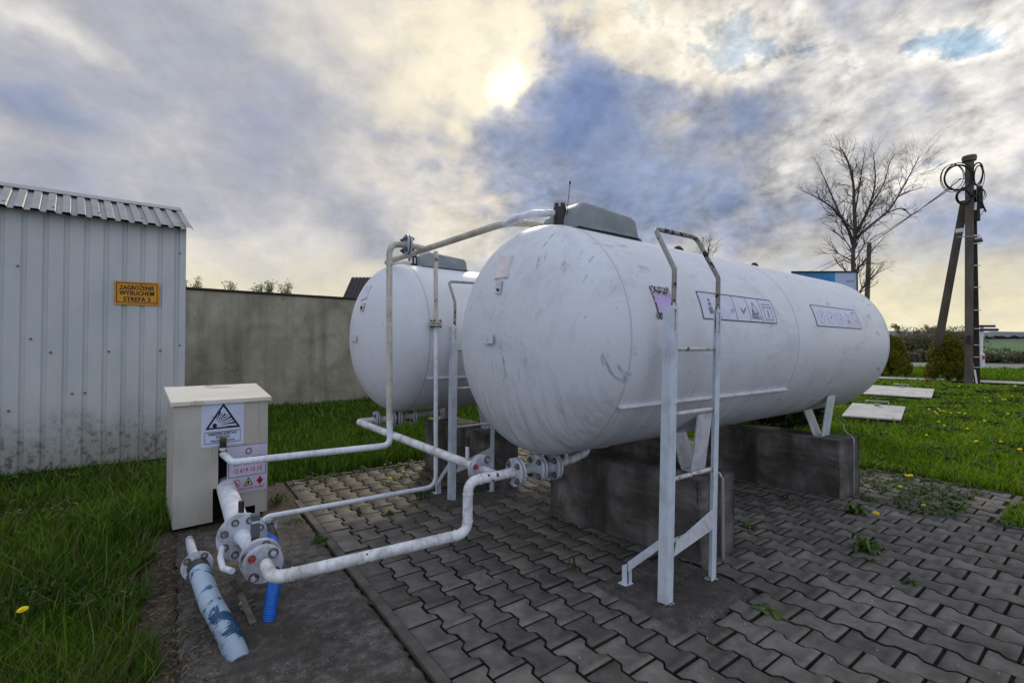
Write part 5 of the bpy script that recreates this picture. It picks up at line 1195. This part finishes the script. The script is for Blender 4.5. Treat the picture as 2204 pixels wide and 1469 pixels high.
# leaf clumps ------------------------------------------------------------
def leaf_cloud(name, centers, radii, n, size, mat, parent, seed=0, flat=1., dens=None, upw=0.):
    R = np.random.default_rng(seed); C = np.array(centers); Rr = np.array(radii); k = R.integers(0, len(C), n) if dens is None else R.choice(len(C), n, p=np.array(dens) / sum(dens))
    v = R.standard_normal((n, 3)); v /= np.linalg.norm(v, axis=1)[:, None]; rad = R.uniform(.55, 1.02, n) ** .6
    P = C[k] + v * (Rr[k] * rad)[:, None] * np.array([1, 1, flat])
    a = R.standard_normal((n, 3)); a[:, 2] += upw; a /= np.linalg.norm(a, axis=1)[:, None]; b = np.cross(a, R.standard_normal((n, 3))); b /= np.linalg.norm(b, axis=1)[:, None]
    s = size * R.uniform(.5, 1.5, n)[:, None]
    V = np.stack([P - a * s, P + b * s * .5, P + a * s, P - b * s * .5], 1).reshape(-1, 3); base = np.arange(n) * 4
    V[:, 2] = np.maximum(V[:, 2], .005)
    fl = np.stack([base, base + 1, base + 2, base + 3], 1).ravel(); tone = np.repeat(np.clip(R.normal(.45, .25, n), 0, 1), 4)
    return npmesh(name, V, fl, np.full(n, 4), mat, tone, parent)
def thuja(base, w, h, mat, label, seed, n=26000):
    root = thing('thuja_bush', base, label, 'bush', 'clipped conifer bushes'); r = random.Random(seed); C = []; Rr = []
    for k in range(60):
        t = r.random() ** .8; z = h * (.06 + .86 * t); prof = math.sin(math.pi * min(1, .30 + .72 * (1 - t))) ** .7 if t > .1 else .8
        prof = (1 - t ** 1.9) ** .62 * (.80 + .2 * min(1, t * 5)); a = r.uniform(0, 6.28); rr = w / 2 * prof * .72
        C.append((base.x + math.cos(a) * rr, base.y + math.sin(a) * rr, z)); Rr.append(w * .13 * r.uniform(.7, 1.3))
    C.append((base.x, base.y, h * .45)); Rr.append(w * .33)
    leaf_cloud('foliage', C, Rr, n, w * .020, mat, root, seed, 1.25, [rr ** 2 for rr in Rr], 1.2)
    q = MB(); q.tube([base, base + Vector((0, 0, h * .8))], .05, 8, radii=[.07, .02])
    for k in range(16): 
        a = r.uniform(0, 6.28); z = r.uniform(.1, .6) * h; q.tube([base + Vector((0, 0, z * .5)), base + Vector((math.cos(a) * w * .36, math.sin(a) * w * .36, z + .2 * h))], .012, 5)
    q.build('stem', 'bark', root)
thuja(PZ(2040, 820), 1.72, 2.0, 'thuja', 'golden brown rounded conifer bush in front of the power pole', 1)
thuja(PZ(1918, 809), 1.85, 2.05, 'thuja', 'dark olive rounded conifer bush just right of the front tank', 2)
thuja(Vector((9.0, 4.2, 0)), 1.9, 1.55, 'thuja_dark', 'very dark conifer bush standing behind the far concrete block', 3)

# bare trees -------------------------------------------------------------
def bare_tree(name, base, spec, label, leaves=0, seed=1, levels=5, mat='bark', group=None, twig=.5, leafmat='spring_leaf', leafsize=.12, droop=.0, lk=1.):
    """spec: list of main limbs as (list of points, r0, r1); twigs are grown from them"""
    root = thing(name, base, label, 'tree', group); r = random.Random(seed); q = MB(); tw = MB(); tips = []
    def grow(p, d, L, rad, lv):
        n = 3; pts = [p]; dd = d.normalized()
        for k in range(n):
            dd = (dd + Vector((r.gauss(0, .16), r.gauss(0, .16), r.gauss(.05, .12) - droop))).normalized(); pts.append(pts[-1] + dd * L / n)
        (q if lv <= 1 else tw).tube(pts, rad, 6 if lv <= 1 else 3, False, True, radii=[rad * (1 - .6 * k / n) for k in range(n + 1)])
        if lv >= levels: tips.append(pts[-1]); return
        m_ = r.randint(3, 4) if lv < levels - 1 else r.randint(2, 4)
        for k in range(m_):
            t = r.uniform(.35, 1.) if k else 1.; i = min(n - 1, int(t * n)); s = pts[i].lerp(pts[i + 1], t * n - i) if i < n else pts[-1]
            ax = dd.orthogonal().normalized(); ax.rotate(Matrix.Rotation(r.uniform(0, 6.28), 3, dd)); nd = (dd + ax * r.uniform(.45, .95) * (1 if k else .5)).normalized()
            grow(s, nd, L * r.uniform(.58, .82), rad * .6, lv + 1)
    for pts, r0, r1 in spec:
        pts = [Vector(p) for p in pts]; n = len(pts); sm = []
        for i in range(n - 1):
            for k in range(4): 
                t = k / 4; p0, p1, p2, p3 = pts[max(i - 1, 0)], pts[i], pts[i + 1], pts[min(i + 2, n - 1)]
                sm.append(.5 * ((2 * p1) + (p2 - p0) * t + (2 * p0 - 5 * p1 + 4 * p2 - p3) * t * t + (3 * p1 - p0 - 3 * p2 + p3) * t ** 3))
        sm.append(pts[-1]); N_ = len(sm); rad = [(r0 + (r1 - r0) * k / (N_ - 1)) * lk for k in range(N_)]; q.tube(sm, r0, 9, True, True, radii=rad)
        for k in range(int(N_ * .25), N_):
            d = (sm[min(k + 1, N_ - 1)] - sm[k - 1]).normalized()
            if rad[k] < twig * .9:
                for _ in range(2 if k < N_ - 1 else 3):
                    ax = d.orthogonal().normalized(); ax.rotate(Matrix.Rotation(r.uniform(0, 6.28), 3, d)); nd = (d * .8 + ax * r.uniform(.4, .9)).normalized()
                    grow(sm[k], nd, (pts[-1] - pts[0]).length * r.uniform(.09, .17), rad[k] * .45, 2)
    q.build('trunk', mat, root)
    if tw.v: tw.build('crown', 'twig', root)
    if leaves:
        cs = [tuple(t) for t in tips]; leaf_cloud('foliage', cs, [leafsize * 2.2] * len(cs), leaves, leafsize, leafmat, root, seed)
    return root
DT = 34.
def t_(px, py, dd=0): return PD(px, py, DT + dd)
tb_ = t_(1836, 780); tb_.z = 0
limbs = [
    ([tb_, t_(1838, 640), t_(1836, 545), t_(1841, 500)], .30, .17),
    ([t_(1841, 500), t_(1838, 440, .3), t_(1836, 392, .5), t_(1822, 340, .7), t_(1808, 318, .7)], .22, .035),
    ([t_(1836, 525), t_(1824, 490, -.5), t_(1800, 455, -1.2), t_(1770, 432, -1.6), t_(1738, 415, -2)], .19, .03),
    ([t_(1812, 470, -.8), t_(1790, 420, -.8), t_(1775, 385, -1), t_(1758, 352, -1)], .10, .02),
    ([t_(1841, 505), t_(1860, 470, .4), t_(1876, 430, .5), t_(1884, 385, .6), t_(1880, 335, .8)], .18, .03),
    ([t_(1843, 512), t_(1880, 480, .8), t_(1915, 450, 1.2), t_(1945, 400, 1.5), t_(1966, 362, 1.8), t_(1978, 335, 2)], .17, .025),
    ([t_(1900, 462, 1.), t_(1940, 448, 1.2), t_(1960, 462, 1.4), t_(1972, 452, 1.4)], .09, .015),
    ([t_(1930, 425, 1.2), t_(1962, 410, 1.), t_(1996, 402, 1.2)], .08, .015),
    ([t_(1866, 455, .5), t_(1900, 400, .3), t_(1915, 350, .2), t_(1925, 335)], .09, .02),
    ([t_(1838, 470), t_(1850, 400, -.5), t_(1856, 360, -.6), t_(1862, 328, -.6)], .10, .02),
    ([t_(1840, 585), t_(1862, 560, .5), t_(1880, 535, .8), t_(1900, 515, .9)], .12, .02),
    ([t_(1838, 640), t_(1862, 615, .5), t_(1885, 590, .5), t_(1915, 575, .3)], .12, .015),
    ([t_(1838, 570), t_(1815, 560, -.5), t_(1795, 570, -1)], .06, .01),
]
bare_tree('bare_tree', tb_, limbs, 'large bare tree with spreading branches left of the power pole', 0, 4, 4, twig=.5, lk=.62)
def small_tree(px, ytop, d, wpx, label, seed, leaves=2500, mat='spring_leaf', lsize=.12, name='leafy_tree', group=None, low=.35, levels=4):
    base = PD(px, 750, d); base.z = ground_z(base.x, base.y) if d > 78 else 0; top = PD(px, ytop, d); H = top.z - base.z; w = wpx * d / F; r = random.Random(seed); limbs = []
    limbs.append(([base, base + Vector((0, 0, H * .4)), base + Vector((r.uniform(-.1, .1) * w, 0, H * .8))], H * .018, H * .006))
    for k in range(9):
        a = r.uniform(0, 6.28); z = H * r.uniform(low, .8); e = Vector((math.cos(a) * w * .42, math.sin(a) * w * .42, H * r.uniform(.12, .3)))
        if z + e.z > H: e.z = H - z
        limbs.append(([base + Vector((0, 0, z)), base + Vector((0, 0, z)) + e * .55, base + Vector((0, 0, z)) + e], H * .008, H * .002))
    bare_tree(name, base, limbs, label, leaves, seed, levels, twig=H * .02, leafmat=mat, leafsize=lsize, group=group)
small_tree(1518, 518, 45, 46, 'small bare treetop peeking over the front tank behind the ladder hoop', 11, 500, 'thicket', .07, 'bare_tree')
G_ = 'hazy trees behind the rendered wall'
for px, yt, w, lab in ((410, 600, 34, 'pale green treetop right beside the shed corner above the wall'), (492, 613, 22, 'faint small treetop above the wall, next right of the one by the shed'), (553, 617, 20, 'pale green treetop above the middle of the wall'), (577, 612, 18, 'narrow treetop above the wall just right of the middle one'), (610, 613, 34, 'widest pale treetop above the wall, closest to the tiled roof')):
    small_tree(px, yt, 62, w, lab, px, 300, 'spring_leaf', .13, 'leafy_tree', G_, .72, 3)
G2 = 'trees across the road behind the bushes'
for px, yt, w, d, lab in ((1942, 704, 30, 74, 'greenish young tree across the road, left of the golden bush'), (1985, 708, 46, 80, 'brownish tree across the road behind the pole strut'), (2018, 704, 40, 84, 'grey-brown tree across the road between the strut and the pole'), (2062, 712, 40, 80, 'brownish tree across the road directly behind the pole'), (1895, 708, 40, 78, 'tree across the road hidden mostly by the tank end')):
    small_tree(px, yt, d, w, lab, px, 2600, 'young_leaf' if px == 1942 else 'thicket', .13, 'leafy_tree', G2, .12, 4)
# rough hedge beyond the road
def hedge(name, p0, p1, hmin, hmax, n, mat, label, size, seed, m=150):
    R = random.Random(seed); C = []; Rr = []
    for k in range(m):
        t = R.random(); p = p0.lerp(p1, t); h = R.uniform(hmin, hmax); z0 = ground_z(p.x, p.y)
        C.append((p.x + R.uniform(-1, 1), p.y + R.uniform(-1, 1), z0 + h * R.uniform(.2, .7))); Rr.append(h * .45)
    o = leaf_cloud(name, C, Rr, n, size, mat, None, seed); o['kind'] = 'stuff'; o['label'] = label; o['category'] = 'hedge'
hedge('hedge', PZ(1880, 777), PZ(2330, 782), .5, 1.5, 26000, 'thicket', 'dark scrubby brush along the far side of the road', .13, 4)
hedge('woodland', PD(1500, 735, 560), PD(2700, 735, 560), 2, 4.5, 20000, 'far_wood', 'distant dark wood below the hills', 1.1, 6, 700)
hedge('thicket', PZ(1930, 772), PZ(2085, 773), 2.2, 4.6, 30000, 'thicket', 'grey-brown thicket across the road behind the bushes', .12, 8, 90)

# ------------------------------------------------------------------ dandelions and weeds
def leaf_blade(q, p, d, L, w, arch=.5, seg=4):
    d = Vector((d[0], d[1], 0)).normalized(); s = Vector((-d.y, d.x, 0)); rows = []
    for k in range(seg + 1):
        t = k / seg; c = p + d * L * t + Vector((0, 0, arch * L * math.sin(math.pi * min(1, t * .9)) * (1 - t * .35))); ww = w * math.sin(math.pi * (.12 + .86 * t)) * (1 + .3 * (k % 2)) + .0005
        rows.append([c - s * ww / 2, c + s * ww / 2 + Vector((0, 0, .002))])
    q.grid(rows, False)
def set_tone(q, r, per=10):
    q.tone = [0] * len(q.v); v = .5
    for i in range(len(q.v)):
        if i % per == 0: v = r.random()
        q.tone[i] = v
def dandelion(p, label, hs=.12, size=.020, seed=0, group=None, tilt=.4, leaves=True):
    r = random.Random(seed * 7 + 1); root = thing('dandelion', (p.x, p.y, 0), label, 'flower', group)
    base = Vector((p.x, p.y, 0)); top = base + Vector((r.uniform(-.15, .15) * hs, r.uniform(-.15, .15) * hs, hs))
    q = MB(); q.tube([base, base.lerp(top, .5) + Vector((.01, 0, 0)), top], max(.0022, size * .09), 5); q.build('stem', 'stem', root)
    n = (CAM - top).normalized() * tilt + Vector((r.uniform(-.2, .2), r.uniform(-.2, .2), 1)); n.normalize(); n, a, b = frame(n)
    q = MB()
    for ring, (rr, zz, m_) in enumerate(((1., .0, 16), (.8, .22, 14), (.55, .38, 10), (.28, .5, 7))):
        for k in range(m_):
            t = 2 * math.pi * (k + ring * .37) / m_; d_ = a * math.cos(t) + b * math.sin(t); s = a * -math.sin(t) + b * math.cos(t)
            q.poly([top + n * zz * size * .5, top + d_ * size * rr + s * size * .17 + n * size * (zz * .9 + .1), top + d_ * size * rr * 1.1 + n * size * (zz * .9 + .12), top + d_ * size * rr - s * size * .17 + n * size * (zz * .9 + .1)])
    q.build('flower_head', 'dandelion_yellow', root)
    if leaves:
        q = MB()
        for k in range(7): a_ = r.uniform(0, 6.28); leaf_blade(q, base, (math.cos(a_), math.sin(a_)), r.uniform(.07, .13), .022, .25)
        set_tone(q, r); q.build('leaves', 'weed', root)
def weed(p, label, n=14, L=.12, w=.018, seed=0, arch=.6, mat='weed', group='weeds in the paving joints'):
    r = random.Random(seed); q = MB(); p = Vector((p.x, p.y, .002))
    for k in range(n):
        a = r.uniform(0, 6.28); o_ = Vector((r.gauss(0, L * .12), r.gauss(0, L * .12), 0)); leaf_blade(q, p + o_, (math.cos(a), math.sin(a)), L * .66 * r.uniform(.5, 1.1), w * r.uniform(.6, 1.2), arch * r.uniform(.4, 1.5))
    set_tone(q, r); tag(q.build('weed', mat, origin=p), label, 'weed', group)
def gpx(x, y_, h=0.): return PZ(x, y_, h)
D1 = [ # px, py (of the head), height, size, label
    (55, 1314, .17, .027, 'single yellow dandelion in the long grass at the far left'),
    (838, 1028, .06, .026, 'left yellow dandelion of the two on the paving beside the drain pipe'),
    (866, 1014, .06, .026, 'right yellow dandelion of the two on the paving beside the drain pipe'),
    (1881, 1103, .24, .026, 'tall-stemmed dandelion rising from the leafy weed on the paving'),
    (1991, 1087, .07, .022, 'dandelion on the paving near the lawn corner'),
    (1940, 1046, .10, .022, 'small dandelion in the weed patch behind the tall-stemmed one'),
    (1950, 1022, .11, .026, 'left dandelion of a pair at the edge where paving meets lawn'),
    (1962, 1022, .11, .026, 'right dandelion of a pair at the edge where paving meets lawn'),
    (1995, 936, .08, .026, 'dandelion in the lawn below the nearer hatch cover'),
    (2102, 949, .09, .030, 'dandelion in the middle of the right lawn, left of the larger one'),
    (2152, 950, .09, .028, 'largest dandelion of the right lawn'),
    (2196, 966, .09, .030, 'dandelion at the right edge of the photo'),
    (2021, 907, .08, .03, 'dandelion just right of the nearer hatch cover, upper one'),
    (2031, 915, .08, .026, 'dandelion just right of the nearer hatch cover, lower one'),
    (2084, 922, .08, .026, 'lone faint dandelion between the hatch cover and the large flower')]
for i, (x, y_, h, s, lab) in enumerate(D1): dandelion(gpx(x, y_, h), lab, h, s * .72, i + 1, 'dandelions')
far = [(2012, 885), (2014, 889), (2025, 883), (2033, 884), (2020, 879), (2065, 888), (2075, 889), (2046, 888), (2077, 849), (2076, 855), (2152, 852), (2177, 852), (2165, 859), (2158, 859), (2130, 863), (2122, 855), (2148, 848), (2185, 830), (2065, 831), (1968, 800), (1990, 795), (1985, 802), (1960, 797), (2150, 806), (2180, 808), (1998, 880), (2120, 905), (2170, 890)]
for i, (x, y_) in enumerate(far): dandelion(gpx(x, y_, .1), 'small yellow dandelion far out in the right lawn', .1, .022 if y_ > 840 else .034, 50 + i, 'distant dandelions in the lawn', .5, False)
Wd = [(840, 1106, 26, .07, .022, 'low round green weed in the paving under the long white pipe', .5), (690, 1168, 22, .11, .02, 'green weed at the corner where slab meets paving', .7), (905, 1075, 14, .16, .022, 'upright leafy weed beside the drain pipe bend', 1.1), (960, 1100, 6, .06, .012, 'tiny weed at the foot of the rear ladder pad', .8),
      (596, 1085, 26, .15, .010, 'yellow-green grassy tuft beside the cabinet', 1.0), (635, 1125, 12, .11, .010, 'sparse grassy tuft near the slab corner behind the hub', .6), (1858, 1185, 22, .17, .024, 'leafy dandelion plant in the middle of the right paving', .9), (1650, 1313, 11, .13, .026, 'flat brownish rosette weed in front of the ladder pad', .15), (1962, 1258, 6, .08, .018, 'tiny weed alone in the lower right paving', .9),
      (1845, 1105, 24, .14, .028, 'dark green weed left of the tall-stemmed dandelion', .8), (1878, 1210, 8, .08, .012, 'small weed below the leafy dandelion plant', .5), (1010, 1090, 4, .07, .01, 'thin weed beside the vertical pipe', 1.2), (1240, 1230, 5, .12, .008, 'thin dark stalk weed before the near concrete block', 1.5), (772, 1108, 6, .09, .016, 'small upright weed left of the round one', 1.3),
      (1690, 1075, 14, .10, .014, 'weed in the dark beside the far concrete block', .6), (1610, 1135, 16, .12, .018, 'dark weed clump beside the near concrete block', .3), (800, 1298, 7, .04, .014, 'tiny green weed on the kerb strip', .6), (560, 1045, 10, .09, .010, 'grass tuft behind the cabinet', .8)]
for i, (x, y_, n, L, w, lab, ar) in enumerate(Wd): weed(gpx(x, y_), lab, n, L, w, 100 + i, ar, 'weed')
def broadleaf(name, n, region, dmin, dmax, size, mat, seed, label, h=.05):
    R_ = np.random.default_rng(seed); cap = n * 6; ang = np.radians(R_.uniform(-56, 56, cap)); d = dmin * (dmax / dmin) ** R_.uniform(0, 1, cap)
    f = np.array([FW.x, FW.y]); f /= np.hypot(*f); r = np.array([f[1], -f[0]]); x = d * (np.cos(ang) * f[0] + np.sin(ang) * r[0]); y = d * (np.cos(ang) * f[1] + np.sin(ang) * r[1])
    k = hide_mask(x, y) & region(x, y) & (np.sin(x * 3.3 + np.sin(y * 2.1) * 2) + np.sin(y * 4.1 + x) > .2); x, y, d = x[k][:n], y[k][:n], d[k][:n]; n = len(x)
    rep = 7; x = np.repeat(x, rep); y = np.repeat(y, rep); d = np.repeat(d, rep); m = n * rep; th_ = R_.uniform(0, 6.283, m); L = size * R_.uniform(.5, 1.3, m) * np.maximum(1, d / 4); w = L * R_.uniform(.3, .5, m)
    ux, uy = np.cos(th_), np.sin(th_); z0 = h * R_.uniform(.1, .9, m); up = R_.uniform(.1, .8, m) * L
    P = lambda t, s: np.stack([x + ux * L * t - uy * w * s, y + uy * L * t + ux * w * s, z0 + up * t * (1.6 - t)], 1)
    V = np.stack([P(0.05, 0), P(.45, -.5), P(1, 0), P(.45, .5)], 1).reshape(-1, 3); t = np.repeat(R_.random(m), 4)
    o = npmesh(name, V, np.arange(m * 4), np.full(m, 4), mat, t); tag(o, label, 'weeds', None, 'stuff')
broadleaf('clover', 1500, left, 1.8, 8, .045, 'weed', 21, 'broad-leaved weeds mixed into the long grass by the shed', .10)
broadleaf('clover', 3500, lambda x, y: right(x, y) & (x < 27), 4, 24, .035, 'weed', 22, 'broad-leaved weeds mixed into the right lawn', .05)
grass('grass', 3500, 1.7, 8.5, .14, .30, .004, 'dry', left, (.10, -.05), 'scattered pale dry stalks in the long grass by the shed', seed=31, spread=.7)
grass('grass', 7000, 3.8, 24, .05, .12, .006, 'dry', lambda x, y: right(x, y) & (x < 27), (0, 0), 'scattered dry blades in the right lawn', seed=32, spread=.9)
rr = random.Random(5); q = MB()
for k in range(260):    # creeping ground cover spilling over the paving corner
    x, y_ = 5.2 + rr.random() * 1.5, 1.0 + rr.random() ** 1.4 * 1.7
    a = rr.uniform(0, 6.28)
    for j in range(5): b_ = a + rr.uniform(-2, 2); leaf_blade(q, Vector((x + rr.gauss(0, .03), y_ + rr.gauss(0, .03), .003)), (math.cos(b_), math.sin(b_)), rr.uniform(.03, .08), .015, .6, 3)
for k in range(110):
    x, y_ = 1.0 + rr.random() * 5.4, 5.20 + rr.random() * .3
    for j in range(4): b_ = rr.uniform(0, 6.28); leaf_blade(q, Vector((x, y_, .003)), (math.cos(b_), math.sin(b_)), rr.uniform(.04, .09), .014, .7, 3)
for k in range(70):
    x, y_ = 5.2 + rr.random() * .2, -.8 + rr.random() * 1.6
    for j in range(4): b_ = rr.uniform(0, 6.28); leaf_blade(q, Vector((x, y_, .003)), (math.cos(b_), math.sin(b_)), rr.uniform(.04, .08), .012, .7, 3)
set_tone(q, rr, 8); o = q.build('ground_cover', 'weed', origin=(0, 0, 0)); tag(o, 'creeping weeds spreading from the lawn over the paving edge', 'weeds', None, 'stuff')
q = MB()
for k in range(420):    # moss and dry debris in the joints by the drain pipe
    x, y_ = 1.0 + rr.random() * 1.3, 4.1 + rr.random() * 1.2; b_ = rr.uniform(0, 6.28); leaf_blade(q, Vector((x, y_, .004)), (math.cos(b_), math.sin(b_)), rr.uniform(.01, .03), .006, .5, 2)
for k in range(700):
    x, y_ = -.16 + rr.random() * .3, 1.5 + rr.random() * 2.9; b_ = rr.uniform(0, 6.28); leaf_blade(q, Vector((x + .02, y_, .010)), (math.cos(b_), math.sin(b_)), rr.uniform(.02, .06), .005, .25, 3)
set_tone(q, rr, 6); o = q.build('debris', 'dry', origin=(0, 0, 0)); tag(o, 'dry grass and debris lying along the slab and paving joints', 'debris', None, 'stuff')
